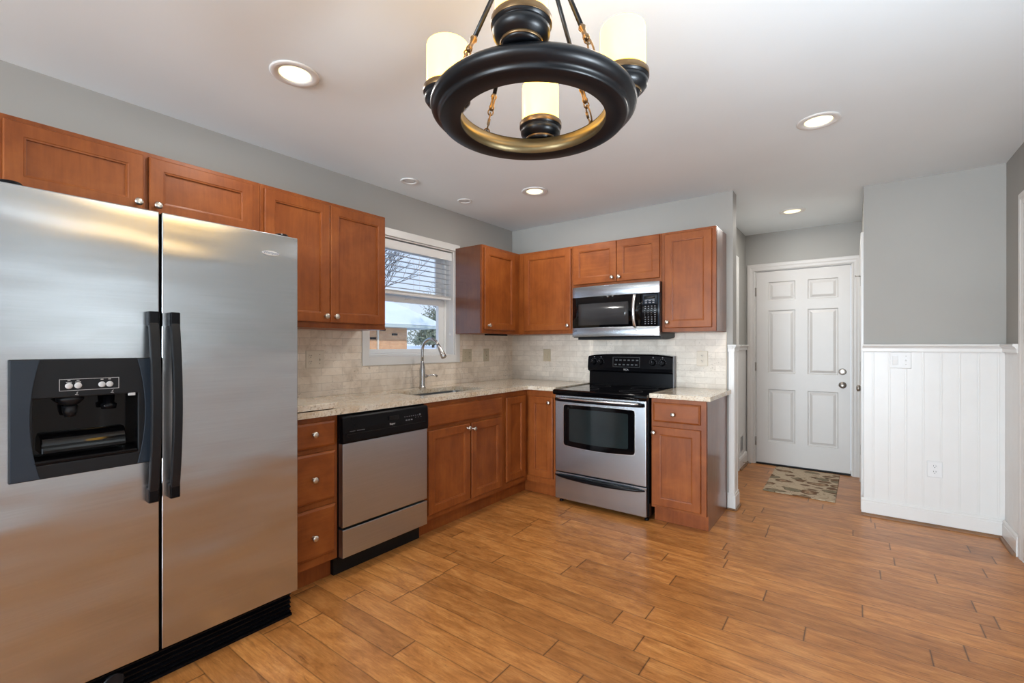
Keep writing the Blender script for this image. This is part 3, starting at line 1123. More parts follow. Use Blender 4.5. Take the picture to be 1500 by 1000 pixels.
c = thing('wall_cabinet', (0.16, -3.15, 1.81), 'short two-door cherry-stained wall cabinet above the refrigerator', 'cabinet', 'cherry-stained wall cabinets')
body(TL, -3.635, -2.6675, UV, 1.81, UZ1, c)
cab_door(TL, -3.585, -3.168, 1.832, 2.087, UV + 0.0005, c, (-3.190, 1.873))
cab_door(TL, -3.148, -2.708, 1.832, 2.087, UV + 0.0005, c, (-3.120, 1.873))
c = thing('wall_cabinet', (0.16, -2.26, UZ0), 'tall two-door cherry-stained wall cabinet between refrigerator and window', 'cabinet', 'cherry-stained wall cabinets')
body(TL, -2.6665, -1.857, UV, UZ0, UZ1, c)
cab_door(TL, -2.650, -2.272, 1.388, 2.087, UV + 0.0005, c, (-2.303, 1.424))
cab_door(TL, -2.268, -1.870, 1.388, 2.087, UV + 0.0005, c, (-2.238, 1.424))
c = thing('wall_cabinet', (0.16, -0.59, UZ0), 'single-door wall cabinet in the corner, right of the sink window', 'cabinet', 'cherry-stained wall cabinets')
body(TL, -0.857, -0.3215, UV, UZ0, UZ1, c)
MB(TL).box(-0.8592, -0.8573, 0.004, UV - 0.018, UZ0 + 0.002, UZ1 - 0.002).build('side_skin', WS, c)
cab_door(TL, -0.838, -0.405, 1.388, 2.083, UV + 0.0005, c, (-0.793, 1.424))
c = thing('wall_cabinet', (0.45, -0.16, UZ0), 'single-door wall cabinet left of the microwave', 'cabinet', 'cherry-stained wall cabinets')
body(TB, 0.002, 0.888, UV, UZ0, UZ1, c)
cab_door(TB, 0.386, 0.880, 1.385, 2.090, UV + 0.0005, c, (0.857, 1.424))
c = thing('wall_cabinet', (1.27, -0.16, 1.745), 'short two-door wall cabinet above the microwave', 'cabinet', 'cherry-stained wall cabinets')
body(TB, 0.889, 1.6615, UV, 1.742, UZ1, c)
cab_door(TB, 0.905, 1.298, 1.770, 2.100, UV + 0.0005, c, (1.268, 1.804), WX)
cab_door(TB, 1.302, 1.650, 1.770, 2.100, UV + 0.0005, c, (1.330, 1.804), WX)
c = thing('wall_cabinet', (1.86, -0.16, UZ0), 'tall single-door wall cabinet right of the microwave', 'cabinet', 'cherry-stained wall cabinets')
body(TB, 1.6625, 2.052, UV, UZ0, UZ1, c)
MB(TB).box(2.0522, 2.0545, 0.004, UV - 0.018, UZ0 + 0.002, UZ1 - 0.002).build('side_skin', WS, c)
cab_door(TB, 1.690, 2.026, 1.383, 2.090, UV + 0.0005, c, (1.714, 1.426))
m = MB(TL).box(-0.73, -0.46, 0.24, 0.29, 1.340, 1.3545)
tag(m.build('under_cabinet_light', BLACK, bev=0.003), 'thin black light bar under the corner wall cabinet', 'light')

# --- base cabinets
BV = 0.615


def base_poly(vf=BV):
    return [(0.001, 0.001), (0.545, 0.001), (0.545, 0.112), (vf, 0.112), (vf, 0.881), (0.001, 0.881)]


c = thing('base_cabinet', (0.3, -2.6, 0), 'three-drawer base cabinet between refrigerator and dishwasher', 'cabinet', 'cherry-stained base cabinets')
MB(TL).prism(base_poly(), -2.707, -2.402).build('cabinet_body', WV, c, bev=0.001)
MB(TL).box(-2.707, -2.402, 0.5455, 0.551, 0.001, 0.111).build('toe_kick', WK, c)
cab_drawer(TL, -2.694, -2.420, 0.724, 0.856, BV + 0.0005, c, (-2.549, 0.797), WY)
cab_drawer(TL, -2.694, -2.420, 0.446, 0.698, BV + 0.0005, c, (-2.549, 0.567), WY)
cab_drawer(TL, -2.694, -2.420, 0.163, 0.414, BV + 0.0005, c, (-2.549, 0.272), WY)

c = thing('base_cabinet', (0.3, -1.36, 0), 'two-door sink base cabinet under the window', 'cabinet', 'cherry-stained base cabinets')
m = MB(TL)
m.prism([(0.50, 0.001), (0.545, 0.001), (0.545, 0.112), (BV, 0.112), (BV, 0.881), (0.575, 0.881), (0.575, 0.14), (0.50, 0.14)], -1.782, -0.948)
m.box(-1.782, -1.764, 0.001, 0.5749, 0.1401, 0.881)
m.box(-0.966, -0.948, 0.001, 0.5749, 0.1401, 0.881)
m.box(-1.7639, -0.9661, 0.001, 0.5749, 0.1201, 0.1399)
m.build('cabinet_body', WV, c)
MB(TL).box(-1.782, -0.948, 0.5455, 0.551, 0.001, 0.111).build('toe_kick', WK, c)
cab_drawer(TL, -1.760, -0.978, 0.718, 0.850, BV + 0.0005, c, None, WY, 'false_front')
cab_door(TL, -1.756, -1.352, 0.148, 0.694, BV + 0.0005, c, (-1.383, 0.664))
cab_door(TL, -1.338, -0.982, 0.148, 0.694, BV + 0.0005, c, (-1.325, 0.652))

c = thing('base_cabinet', (0.3, -0.3, 0), 'corner base cabinet with doors meeting at the inside corner', 'cabinet', 'cherry-stained base cabinets')
m = MB()
Lp = lambda a: [(0.001, -0.947), (a, -0.947), (a, -a), (0.905, -a), (0.905, -0.001), (0.001, -0.001)]
m.prism(Lp(0.545), 0.001, 0.112, 'z')
m.prism(Lp(BV), 0.112, 0.881, 'z')
m.build('cabinet_body', WV, c)
m = MB()
m.box(0.5455, 0.551, -0.947, -0.552, 0.001, 0.111)
m.box(0.5455, 0.905, -0.5515, -0.546, 0.001, 0.111)
m.build('toe_kick', WK, c)
cab_door(TL, -0.922, -0.662, 0.165, 0.836, BV + 0.0005, c, None)
cab_door(TB, 0.650, 0.880, 0.165, 0.828, BV + 0.0005, c, (0.851, 0.785))

c = thing('base_cabinet', (1.87, -0.3, 0), 'narrow base cabinet with one drawer and door right of the range', 'cabinet', 'cherry-stained base cabinets')
MB(TB).prism(base_poly(), 1.690, 2.058).build('cabinet_body', WV, c, bev=0.001)
MB(TB).box(1.690, 2.056, 0.5455, 0.551, 0.001, 0.111).build('toe_kick', WK, c)
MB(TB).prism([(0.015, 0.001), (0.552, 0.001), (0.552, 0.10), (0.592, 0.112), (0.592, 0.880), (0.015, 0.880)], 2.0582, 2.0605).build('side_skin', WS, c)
cab_drawer(TB, 1.706, 2.024, 0.718, 0.852, BV + 0.0005, c, (1.850, 0.777), WX)
cab_door(TB, 1.700, 2.026, 0.132, 0.684, BV + 0.0005, c, (1.716, 0.642))

# countertops
ct = thing('countertop', (0.3, -1.5, 0.882), 'L-shaped cream speckled granite worktop around the sink', 'countertop')
sy0, sy1, sx0, sx1 = -1.710, -1.045, 0.180, 0.520
m = MB()
# horizontal slab with a hole: use plate with u->x, z->y mapping
m.T = lambda u, v, z: (u, z, v)
m.plate(0.002, 0.640, -2.706, -0.640, (sx0, sx1, sy0, sy1), 0.882, 0.914)
m.T = ID
m.box(0.002, 0.640, -0.640, -0.002, 0.882, 0.914)
m.box(0.640, 0.911, -0.640, -0.002, 0.882, 0.914)
bmesh.ops.remove_doubles(m.b, verts=m.b.verts, dist=0.0001)
m.build('granite_slab', GRAN, ct)
m = MB().box(1.682, 2.090, -0.642, -0.002, 0.882, 0.914)
tag(m.build('countertop', GRAN, bev=0.003), 'small cream granite worktop right of the range', 'countertop')
m = MB().prism([(0.10, -2.704), (0.639, -2.704), (0.639, -2.420), (0.630, -2.405), (0.10, -2.405)], 0.919, 0.948, 'z')
tag(m.build('stone_slab', GRAN, bev=0.002, origin=None), 'loose granite slab lying on the worktop beside the refrigerator', 'slab')
m = MB().box(0.14, 0.62, -2.70, -2.43, 0.9142, 0.9188)  # black sheet put in to draw the dark, shaded gap under the slab
o = m.build('gap_shade_sheet', BLACKM)
o.parent = None
slab = bpy.data.objects['stone_slab']
o.parent = slab

# sink
sk = thing('kitchen_sink', (0.35, -1.38, 0.69), 'undermount stainless steel sink below the window', 'sink')
m = MB()
t = 0.002
A = (sx0 - 0.012, sx1 + 0.012, sy0 - 0.012, sy1 + 0.012)
rings = []


def rr(x0, x1, y0, y1, r, z, seg=6):
    out = []
    for (cx, cy, a0) in ((x1 - r, y1 - r, 0), (x0 + r, y1 - r, PI / 2), (x0 + r, y0 + r, PI), (x1 - r, y0 + r, 1.5 * PI)):
        for k in range(seg + 1):
            a = a0 + PI / 2 * k / seg
            out.append(m.v((cx + r * math.cos(a), cy + r * math.sin(a), z)))
    return out


spec = [(-0.012, 0.01, 0.8815), (0.0, 0.02, 0.8815), (0.0, 0.03, 0.874), (0.006, 0.045, 0.72), (0.03, 0.06, 0.695), (0.032, 0.06, 0.693), (0.0, 0.05, 0.690), (-0.004, 0.03, 0.72), (-0.004, 0.03, 0.872), (-0.012, 0.01, 0.879)]
for (ins, r, z) in spec:
    rings.append(rr(sx0 + ins, sx1 - ins, sy0 + ins, sy1 - ins, r, z))
for i, (A_, B_) in enumerate(zip(rings, rings[1:] + rings[:1])):
    if i == 5:
        continue
    n = len(A_)
    for k in range(n):
        m.f([A_[k], A_[(k + 1) % n], B_[(k + 1) % n], B_[k]], 1 < i < 5)
m.f(rings[5])
m.f(rings[6])
m.build('basin', SINKM, sk)
m = MB().lathe([(0.045, 0), (0.045, 0.003), (0.030, 0.002), (0.028, -0.0005)], (0.35, -1.38, 0.6945), 'z', 24)
m.build('drain', NICKEL, sk)

# faucet
fx, fy = 0.085, -1.312
fa = thing('kitchen_faucet', (fx, fy, 0.914), 'tall gooseneck pull-down faucet in brushed nickel', 'faucet')
m = MB()
m.lathe([(0.028, 0.0005), (0.028, 0.006), (0.024, 0.012), (0.0225, 0.03), (0.0215, 0.09), (0.024, 0.125), (0.0225, 0.15), (0.018, 0.175), (0.0135, 0.20), (0.0125, 0.21)], (fx, fy, 0.914), 'z', 24)
m.build('faucet_body', CHROME, fa)
m = MB()
path = [(fx, fy, 1.12), (fx, fy, 1.17), (fx, fy, 1.215)]
R = 0.088
for k in range(1, 13):
    a = PI - PI * 0.86 * k / 12
    path.append((fx + R + R * math.cos(a), fy + 0.012 * k / 12, 1.215 + R * math.sin(a)))
m.tube(path, 0.0115, 14)
m.build('neck', CHROME, fa)
e = Vector(path[-1])
d = (Vector(path[-1]) - Vector(path[-2])).normalized()
m = MB()
m.tube([e - d * 0.005, e + d * 0.01, e + d * 0.03, e + d * 0.07, e + d * 0.108, e + d * 0.112], [0.0135, 0.0140, 0.0150, 0.0190, 0.0225, 0.017], 18)
m.build('spray_head', CHROME, fa)
m = MB()
m.tube([(fx, fy + 0.018, 1.005), (fx, fy + 0.040, 1.005), (fx, fy + 0.048, 1.005)], [0.013, 0.015, 0.012], 16)
m.tube([(fx, fy + 0.045, 1.005), (fx + 0.015, fy + 0.075, 1.012), (fx + 0.03, fy + 0.115, 1.010), (fx + 0.035, fy + 0.128, 1.002)], [0.007, 0.006, 0.008, 0.010], 12)
m.build('lever', CHROME, fa)

# backsplash
m = MB(TL)
TH = 0.008
m.box(-2.80, -1.8185, 0.0005, TH, 0.9145, 1.3545)
m.box(-1.8185, -0.8005, 0.0005, TH, 0.9145, 1.1035)
m.box(-0.8005, -0.0005, 0.0005, TH, 0.9145, 1.3545)
bmesh.ops.remove_doubles(m.b, verts=m.b.verts, dist=0.0001)
struct(m.build('trim_15', TILE_L), 'beige travertine backsplash tiles along the sink wall', 'backsplash')
m = MB(TB)
m.box(0.0085, 2.050, 0.0005, TH, 0.9145, 1.3545)
struct(m.build('trim_16', TILE_B), 'pale travertine backsplash tiles behind the range', 'backsplash')
m = MB(TB).box(2.0503, 2.058, 0.0005, 0.010, 0.9145, 1.3545)
struct(m.build('trim_17', PLATEI, bev=0.002), 'thin cream edge strip ending the backsplash', 'trim')


# wall plates ----------------------------------------------------------------
def wall_plate(T, u0, u1, z0, z1, v, kinds, mat, label, cat, name, slot=HOLE, group=None):
    cu, cz = (u0 + u1) / 2, (z0 + z1) / 2
    th = thing(name, T(cu, v, cz), label, cat, group)
    m = MB(T)
    m.loops([(u0, u1, z0, z1, v), (u0, u1, z0, z1, v + 0.003), (u0 + 0.003, u1 - 0.003, z0 + 0.003, z1 - 0.003, v + 0.006)])
    m.build('cover_plate', mat, th)
    n = len(kinds)
    for i, k in enumerate(kinds):
        uc = u0 + (u1 - u0) * (i + 0.5) / n
        if k == 'outlet':
            for dz in (0.0195, -0.0195):
                m = MB(T)
                ww = min(0.0165, (u1 - u0) / n * 0.36)
                m.lathe([(ww, 0), (ww, 0.002), (ww - 0.001, 0.0025)], (uc, v + 0.0058, cz + dz), 'v', 20)
                r = m.build('receptacle', mat, th)
                m = MB(T)
                for du in (-0.006, 0.006):
                    m.box(uc + du - 0.0012, uc + du + 0.0012, v + 0.0083, v + 0.0088, cz + dz + 0.001, cz + dz + 0.009)
                m.lathe([(0.0028, 0), (0.0028, 0.0005)], (uc, v + 0.0083, cz + dz - 0.006), 'v', 10)
                m.build('slots', slot, r)
        elif k == 'rocker':
            m = MB(T)
            m.prism([(v + 0.0055, cz - 0.032), (v + 0.012, cz - 0.031), (v + 0.007, cz + 0.002), (v + 0.009, cz + 0.031), (v + 0.0055, cz + 0.032)], uc - 0.0155, uc + 0.0155)
            m.build('rocker', mat, th, bev=0.001)
        elif k == 'toggle':
            m = MB(T)
            m.box(uc - 0.006, uc + 0.006, v + 0.0058, v + 0.007, cz - 0.012, cz + 0.012)
            m.prism([(v + 0.006, cz - 0.006), (v + 0.016, cz - 0.012), (v + 0.017, cz - 0.007), (v + 0.006, cz + 0.006)], uc - 0.0035, uc + 0.0035)
            m.build('toggle', mat, th)
            for dz in (0.030, -0.030):
                m = MB(T)
                m.lathe([(0.003, 0), (0.002, 0.001)], (uc, v + 0.0058, cz + dz), 'v', 10)
                m.build('screw', HINGE if mat is PLATEW else slot, th)
    return th


wall_plate(TL, -2.241, -2.113, 1.104, 1.219, TH, ['outlet', 'toggle'], PLATEI, 'ivory outlet and switch plate on the backsplash beside the refrigerator', 'outlet', 'outlet_plate')
wall_plate(TL, -0.762, -0.640, 1.104, 1.220, TH, ['toggle', 'outlet'], PLATET, 'wide tan outlet plate just right of the sink window', 'outlet', 'outlet_plate')
wall_plate(TL, -0.470, -0.390, 1.100, 1.222, TH, ['toggle'], PLATET, 'narrow tan switch plate left of the backsplash corner', 'switch', 'switch_plate')
wall_plate(TB, 0.390, 0.474, 1.098, 1.218, TH, ['rocker'], PLATET, 'tan single switch plate left of the range', 'switch', 'switch_plate')
wall_plate(TB, 1.838, 1.922, 1.088, 1.208, TH, ['outlet'], PLATEI, 'cream outlet on the backsplash right of the range', 'outlet', 'outlet_plate')
wall_plate(TBR, 3.050, 3.168, 1.088, 1.204, 0.0082, ['rocker', 'toggle'], PLATEW, 'white double switch plate under the chair rail', 'switch', 'switch_plate')
wall_plate(TBR, 3.250, 3.330, 0.338, 0.450, 0.0082, ['outlet'], PLATEW, 'white outlet low on the beadboard wall', 'outlet', 'outlet_plate', BLACKM)

# hall air vent
v_ = thing('air_vent', (1.908, 1.40, 0.23), 'small white return air vent low in the hall', 'vent')
m = MB(THL).plate(1.30, 1.50, 0.140, 0.335, (1.32, 1.48, 0.16, 0.315), 0.0085, 0.014)
m.build('vent_frame', TRIM, v_)
m = MB(THL).box(1.3205, 1.4795, 0.0086, 0.0095, 0.1605, 0.3145)
m.build('backing', GREYB, v_)
m = MB(THL)
for k in range(8):
    z = 0.165 + k * 0.0185
    m.prism([(0.0098, z), (0.0135, z + 0.008), (0.0135, z + 0.0095), (0.0098, z + 0.002)], 1.3205, 1.4795)
m.build('louvres', PLATEW, v_)
m = MB(THL).tube([(1.38, 0.0245, 0.055), (1.385, 0.06, 0.055), (1.388, 0.085, 0.055)], 0.004, 8)
m.lathe([(0.009, 0), (0.009, 0.012)], (1.388, 0.085, 0.055), 'v', 12)
tag(m.build('door_bumper', HINGE), 'thin spring door stop on the hall baseboard', 'door stop')

# ------------------------------------------------------------------ refrigerator
FX = 0.785
FY0, FYS, FY1 = -3.650, -3.2345, -2.7115
FZ0, FZ1 = 0.123, 1.743
fr = thing('refrigerator', (0.4, -3.18, 0), 'stainless steel side-by-side refrigerator with black handles', 'refrigerator')
m = MB().box(0.03, 0.700, FY0 + 0.012, FY1 - 0.012, 0.03, 1.722)
m.build('cabinet_body', CHAR, fr, bev=0.004)
DV0 = 0.712


def fridge_front(y, z, yc, hw):
    return FX


def dark_edges(m):
    for f_ in m.b.faces:
        f_.normal_update()
        if abs(f_.normal.y) > 0.9:
            f_.material_index = 1


# freezer door with dispenser opening
HY0, HY1, HZ0, HZ1 = -3.570, -3.300, 0.868, 1.085
m = MB(TL)
m.plate(FY0, FYS - 0.004, FZ0, FZ1, (HY0, HY1, HZ0, HZ1), DV0, FX)
dark_edges(m)
fd = m.build('freezer_door', [STEEL_F, BLACK], fr, bev=0.004, bseg=3)
m = MB(TL).box(FYS + 0.004, FY1, DV0, FX, FZ0, FZ1)
dark_edges(m)
rd = m.build('refrigerator_door', [STEEL_F, BLACK], fr, bev=0.004, bseg=3)
m = MB(TL)
m.box(FYS - 0.003, FYS + 0.003, 0.7005, FX - 0.020, FZ0 + 0.003, FZ1 - 0.004)
m.build('door_gasket', BLACKM, fr)

# handles
def fridge_handle(y0, y1, parent):
    zt, zb = 1.372, 0.684
    prof = []
    N = 24
    outer, inner = [], []
    for k in range(N + 1):
        t = k / N
        z = zb + (zt - zb) * t
        bow = math.sin(PI * min(1, max(0, (t - 0.03) / 0.94))) ** 0.75
        outer.append((FX + 0.030 + 0.036 * bow, z))
        inner.append((FX + 0.012 + 0.036 * bow, z))
    # ends touch the door
    poly = [(FX + 0.0005, zb)] + outer + [(FX + 0.0005, zt)] + [(FX + 0.0005, zt - 0.045)] + [p for p in reversed(inner) if zb + 0.05 < p[1] < zt - 0.05] + [(FX + 0.0005, zb + 0.045)]
    m = MB(TL).prism(poly, y0, y1)
    h = m.build('handle', CHAR, parent, bev=0.004)
    for (a, b) in ((zt - 0.052, zt + 0.001), (zb - 0.001, zb + 0.052)):
        MB(TL).box(y0 - 0.001, y1 + 0.001, FX + 0.0006, FX + 0.036, a, b).build('handle_end', BLACK, h, bev=0.004)


fridge_handle(-3.279, -3.249, fd)
fridge_handle(-3.214, -3.184, rd)

# dispenser
m = MB(TL)
BY0, BY1, BZ0, BZ1 = -3.618, -3.239, 0.828, 1.206
m.plate(BY0, BY1, BZ0, BZ1, (HY0 + 0.004, HY1 - 0.004, HZ0 + 0.004, HZ1 - 0.004), FX + 0.0004, FX + 0.010)
dp = m.build('dispenser', CHAR, fd, bev=0.003)
m = MB(TL)
m.plate(HY0 + 0.001, HY1 - 0.001, HZ0 + 0.001, HZ1 - 0.001, (HY0 + 0.004, HY1 - 0.004, HZ0 + 0.004, HZ1 - 0.004), FX - 0.068, FX + 0.0003)
m.box(HY0 + 0.001, HY1 - 0.001, FX - 0.071, FX - 0.0682, HZ0 + 0.001, HZ1 - 0.001)
m.build('dispenser_recess', GLASSB, fd)
for (ya, yb, sgn) in ((BY0 + 0.003, BY0 + 0.045, 1), (BY1 - 0.003, BY1 - 0.045, -1)):
    m = MB(TL)
    N = 14
    poly_in = []
    for k in range(N + 1):
        t = k / N
        z = BZ0 + 0.003 + (BZ1 - BZ0 - 0.006) * t
        poly_in.append((yb + sgn * 0.022 * (2 * t - 1) ** 2, z))
    poly = [(ya, BZ0 + 0.003)] + poly_in + [(ya, BZ1 - 0.003)]
    m.prism(poly, FX + 0.0101, FX + 0.0135, 'v')
    m.build('side_pillar', CHAR2, fd, bev=0.001)
# drip shelf and rounded paddle well
m = MB(TL)
prof = []
for k in range(13):
    a = PI * 0.5 * k / 12
    prof.append((FX - 0.060 + 0.050 * math.sin(a), 0.905 + 0.060 * math.cos(a)))
m.prism([(FX - 0.067, 0.965)] + prof + [(FX - 0.0100, 0.900), (FX - 0.067, 0.900)], -3.545, -3.330, smooth=False)
m.build('chute_well', GLASSB, fd, bev=0.004)
m = MB(TL)
m.prism([(FX - 0.066, 0.8735), (FX + 0.012, 0.8735), (FX + 0.014, 0.880), (FX + 0.010, 0.885), (FX - 0.066, 0.889)], HY0 + 0.006, HY1 - 0.006)
m.build('drip_tray', BLACK, fd)
m = MB(TL)
m.lathe([(0.036, 0.0), (0.034, -0.012), (0.022, -0.024), (0.012, -0.030)], (-3.475, FX - 0.030, 1.080), 'z', 24)
m.lathe([(0.020, 0.0), (0.018, -0.020), (0.014, -0.036)], (-3.475, FX - 0.034, 1.050), 'z', 20)
m.build('ice_spout', CHAR, fd)
m = MB(TL)
m.lathe([(0.016, 0.0), (0.015, -0.03), (0.022, -0.034), (0.020, -0.05)], (-3.375, FX - 0.034, 1.080), 'z', 20)
m.build('water_spout', BLACK, fd)
# printed control strip
m = MB(TL)
pv0, pv1 = FX + 0.0101, FX + 0.0107
a0, a1, c0, c1 = -3.507, -3.357, 1.102, 1.140
m.plate(a0, a1, c0, c1, (a0 + 0.0012, a1 - 0.0012, c0 + 0.0012, c1 - 0.0012), pv0, pv1)
for (yy, zz) in ((-3.484, 1.135), (-3.462, 1.135), (-3.402, 1.135), (-3.382, 1.135)):
    m.box(yy - 0.0035, yy + 0.0035, pv0, pv1, zz - 0.001, zz + 0.001)
for (yy, zz) in ((-3.484, 1.1295), (-3.462, 1.1295)):
    m.box(yy - 0.007, yy + 0.007, pv0, pv1, zz - 0.001, zz + 0.001)
for yy in (-3.466, -3.376):
    m.tube([(yy + 0.004, pv1, 1.097), (yy, pv1, 1.094), (yy + 0.003, pv1, 1.092), (yy - 0.003, pv1, 1.089), (yy + 0.005, pv1, 1.087)], 0.0008, 5)
m.box(-3.330, -3.312, FX + 0.0005, FX + 0.0110, 1.0735, 1.083)
m.build('control_print', PRINT, fd)
for yy in (-3.484, -3.462, -3.402, -3.382):
    m = MB(TL).lathe([(0.0095, 0), (0.0095, 0.0015), (0.006, 0.0022), (0.003, 0.003)], (yy, FX + 0.0101, 1.118), 'v', 20)
    m.build('button', PRINT, fd)
# badge
m = MB(TL)
N = 28
ring = []
cy_, cz_ = -2.835, 1.655
poly = [(cy_ + 0.037 * math.cos(2 * PI * k / N), cz_ + 0.0105 * math.sin(2 * PI * k / N)) for k in range(N)]
m.prism(poly, FX + 0.0003, FX + 0.004, 'v')
bd = m.build('badge', BADGE, rd, bev=0.0015)
text('badge_lettering', 'Whirlpool', 0.0155, (FX + 0.0044, cy_, cz_ + 0.001), ROT_L, BADGET, bd)
# hinge covers
for yc, nm in ((-3.61, 'a'), (-2.765, 'b')):
    m = MB()
    m.lathe([(0.030, 0.0005), (0.031, 0.006), (0.026, 0.014), (0.012, 0.017)], (0.740, yc, FZ1), 'z', 24)
    m.prism([(0.62, yc - 0.025), (0.735, yc - 0.028), (0.735, yc + 0.028), (0.62, yc + 0.025)], FZ1 + 0.0005, FZ1 + 0.012, 'z')
    m.build('hinge_cover', BLACK, fr, bev=0.002)
# toe grille
m = MB(TL)
gx = 0.742
m.box(FY0 + 0.01, FY1 - 0.010, 0.66, gx - 0.010, 0.0015, 0.118)
for k in range(5):
    z = 0.014 + k * 0.020
    m.prism([(gx - 0.0105, z), (gx + 0.002, z + 0.001), (gx + 0.004, z + 0.006), (gx - 0.0105, z + 0.012)], FY0 + 0.012, FY1 - 0.012)
m.box(FY0 + 0.01, FY1 - 0.010, gx - 0.0105, gx + 0.010, 0.0015, 0.012)
g = m.build('toe_grille', BLACK, fr)
m = MB(TL).lathe([(0.030, 0), (0.030, 0.006), (0.026, 0.009)], (-3.36, gx - 0.002, 0.060), 'v', 24)
m.build('filter_knob', CHAR, fr)

# ------------------------------------------------------------------ dishwasher
dw = thing('dishwasher', (0.3, -2.1, 0), 'stainless steel dishwasher with black control panel', 'dishwasher')
m = MB(TL).box(-2.396, -1.788, 0.02, 0.620, 0.10, 0.876)
m.build('tub', BLACKM, dw)
m = MB(TL).box(-2.399, -1.786, 0.545, 0.575, 0.0015, 0.0995)
m.build('kick_plate', BLACKM, dw)
m = MB(TL).prism([(0.6205, 0.724), (0.664, 0.724), (0.667, 0.735), (0.667, 0.80), (0.662, 0.862), (0.655, 0.870), (0.6205, 0.872)], -2.400, -1.792)
cpn = m.build('control_panel', BLACK, dw, bev=0.002)
m = MB(TL)
m.box(-2.376, -1.815, 0.6672, 0.6682, 0.770, 0.774)
m.box(-2.10, -2.03, 0.6672, 0.6725, 0.815, 0.838)
m.build('latch', BLACKM, cpn)
m = MB(TL)
for k in range(8):
    y = -1.985 + k * 0.017
    m.box(y, y + 0.006, 0.6666, 0.6680, 0.818, 0.822)
for k in range(3):
    y = -1.975 + k * 0.02
    m.box(y, y + 0.012, 0.6671, 0.6681, 0.795, 0.802)
for k in range(3):
    y = -1.90 + k * 0.022
    m.box(y, y + 0.005, 0.6671, 0.6681, 0.806, 0.809)
m.box(-1.868, -1.856, 0.6668, 0.6680, 0.816, 0.826)
m.box(-2.36, -2.325, 0.6672, 0.6678, 0.786, 0.788)
m.box(-2.315, -2.265, 0.6672, 0.6678, 0.786, 0.7885)
m.build('panel_print', PRINTD, cpn)
text('panel_lettering', 'Roper', 0.016, (0.6678, -2.075, 0.792), ROT_L, PRINT, cpn)
m = MB(TL).box(-2.398, -1.794, 0.6205, 0.660, 0.276, 0.7235)
m.build('door_panel', STEEL, dw, bev=0.004)
m = MB(TL).box(-2.398, -1.794, 0.6205, 0.660, 0.114, 0.264)
m.build('lower_panel', STEEL, dw, bev=0.003)

# ------------------------------------------------------------------ range
RX0, RX1 = 0.918, 1.677
rg = thing('range', (1.3, -0.35, 0), 'freestanding electric range with black top and steel oven door', 'range')
m = MB(TB).box(RX0, RX1, 0.030, 0.625, 0.035, 0.872)
m.build('range_body', BLACK, rg)
# cooktop
m = MB(TB).prism([(0.075, 0.873), (0.640, 0.873), (0.668, 0.862), (0.680, 0.864), (0.688, 0.880), (0.686, 0.896), (0.672, 0.904), (0.075, 0.906)], RX0 - 0.004, RX1 + 0.004)
m.build('cooktop', GLASSB, rg, bev=0.002)
for (x, y, r) in ((1.11, 0.50, 0.105), (1.49, 0.50, 0.085), (1.11, 0.22, 0.080), (1.49, 0.22, 0.105)):
    m = MB(TB)
    m.lathe([(r, 0), (r + 0.0015, 0), (r + 0.0015, 0.0002), (r, 0.0002)], (x, y, 0.9062), 'z', 48, cap='loop')
    m.build('burner_ring', PRINTD, rg)
# backguard
m = MB()
NB = 20


def crown(t):
    return 1.160 + 0.018 * (1 - (2 * t - 1) ** 4)


for k in range(NB):
    t0, t1 = k / NB, (k + 1) / NB
    x0, x1 = RX0 + 0.004 + (RX1 - RX0 - 0.008) * t0, RX0 + 0.004 + (RX1 - RX0 - 0.008) * t1
    pr = lambda t: [(-0.006, 0.9065), (-0.070, 0.9065), (-0.066, 1.020), (-0.098, 1.032), (-0.104, 1.060), (-0.092, crown(t) - 0.012), (-0.080, crown(t)), (-0.006, crown(t))]
    A = [m.v((x0, p[0], p[1])) for p in pr(t0)]
    B = [m.v((x1, p[0], p[1])) for p in pr(t1)]
    for i in range(8):
        m.f([A[i], A[(i + 1) % 8], B[(i + 1) % 8], B[i]], False)
    if k == 0:
        m.f(A)
    if k == NB - 1:
        m.f(B)
bmesh.ops.remove_doubles(m.b, verts=m.b.verts, dist=0.00001)
bgd = m.build('backguard', BLACK, rg, bev=0.003)
m = MB(TB).box(RX1 - 0.0035, RX1 + 0.0005, 0.02, 0.080, 0.908, 1.165)
m.build('side_trim', GREYB, bgd)


def bgv(z):   # front face of the backguard
    return 0.104 + (0.092 - 0.104) * (z - 1.060) / (1.166 - 1.060)


for x in (0.985, 1.050, 1.516, 1.594):
    m = MB(TB)
    v = bgv(1.108)
    m.lathe([(0.026, 0.0003), (0.026, 0.004), (0.021, 0.008), (0.019, 0.022), (0.016, 0.025)], (x, v, 1.108), 'v', 24)
    m.box(x - 0.004, x + 0.004, v + 0.02, v + 0.030, 1.108 - 0.018, 1.108 + 0.018)
    kb = m.build('control_knob', BLACK, bgd)
    m = MB(TB)
    for a in range(0, 12):
        if a in (9,):
            continue
        an = a * PI / 6
        m.box(x + 0.030 * math.cos(an) - 0.0018, x + 0.030 * math.cos(an) + 0.0018, v + 0.0003, v + 0.0009, 1.108 + 0.030 * math.sin(an) - 0.0014, 1.108 + 0.030 * math.sin(an) + 0.0014)
    m.box(x - 0.0008, x + 0.0008, v + 0.0301, v + 0.0306, 1.112, 1.125)
    m.box(x - 0.004, x + 0.004, v - 0.0045, v - 0.0030, 1.148, 1.156)
    m.build('dial_marks', GREYB, kb)
v = bgv(1.113)
m = MB(TB)
m.plate(1.165, 1.405, 1.068, 1.152, (1.167, 1.403, 1.070, 1.150), v - 0.004, v + 0.0058)
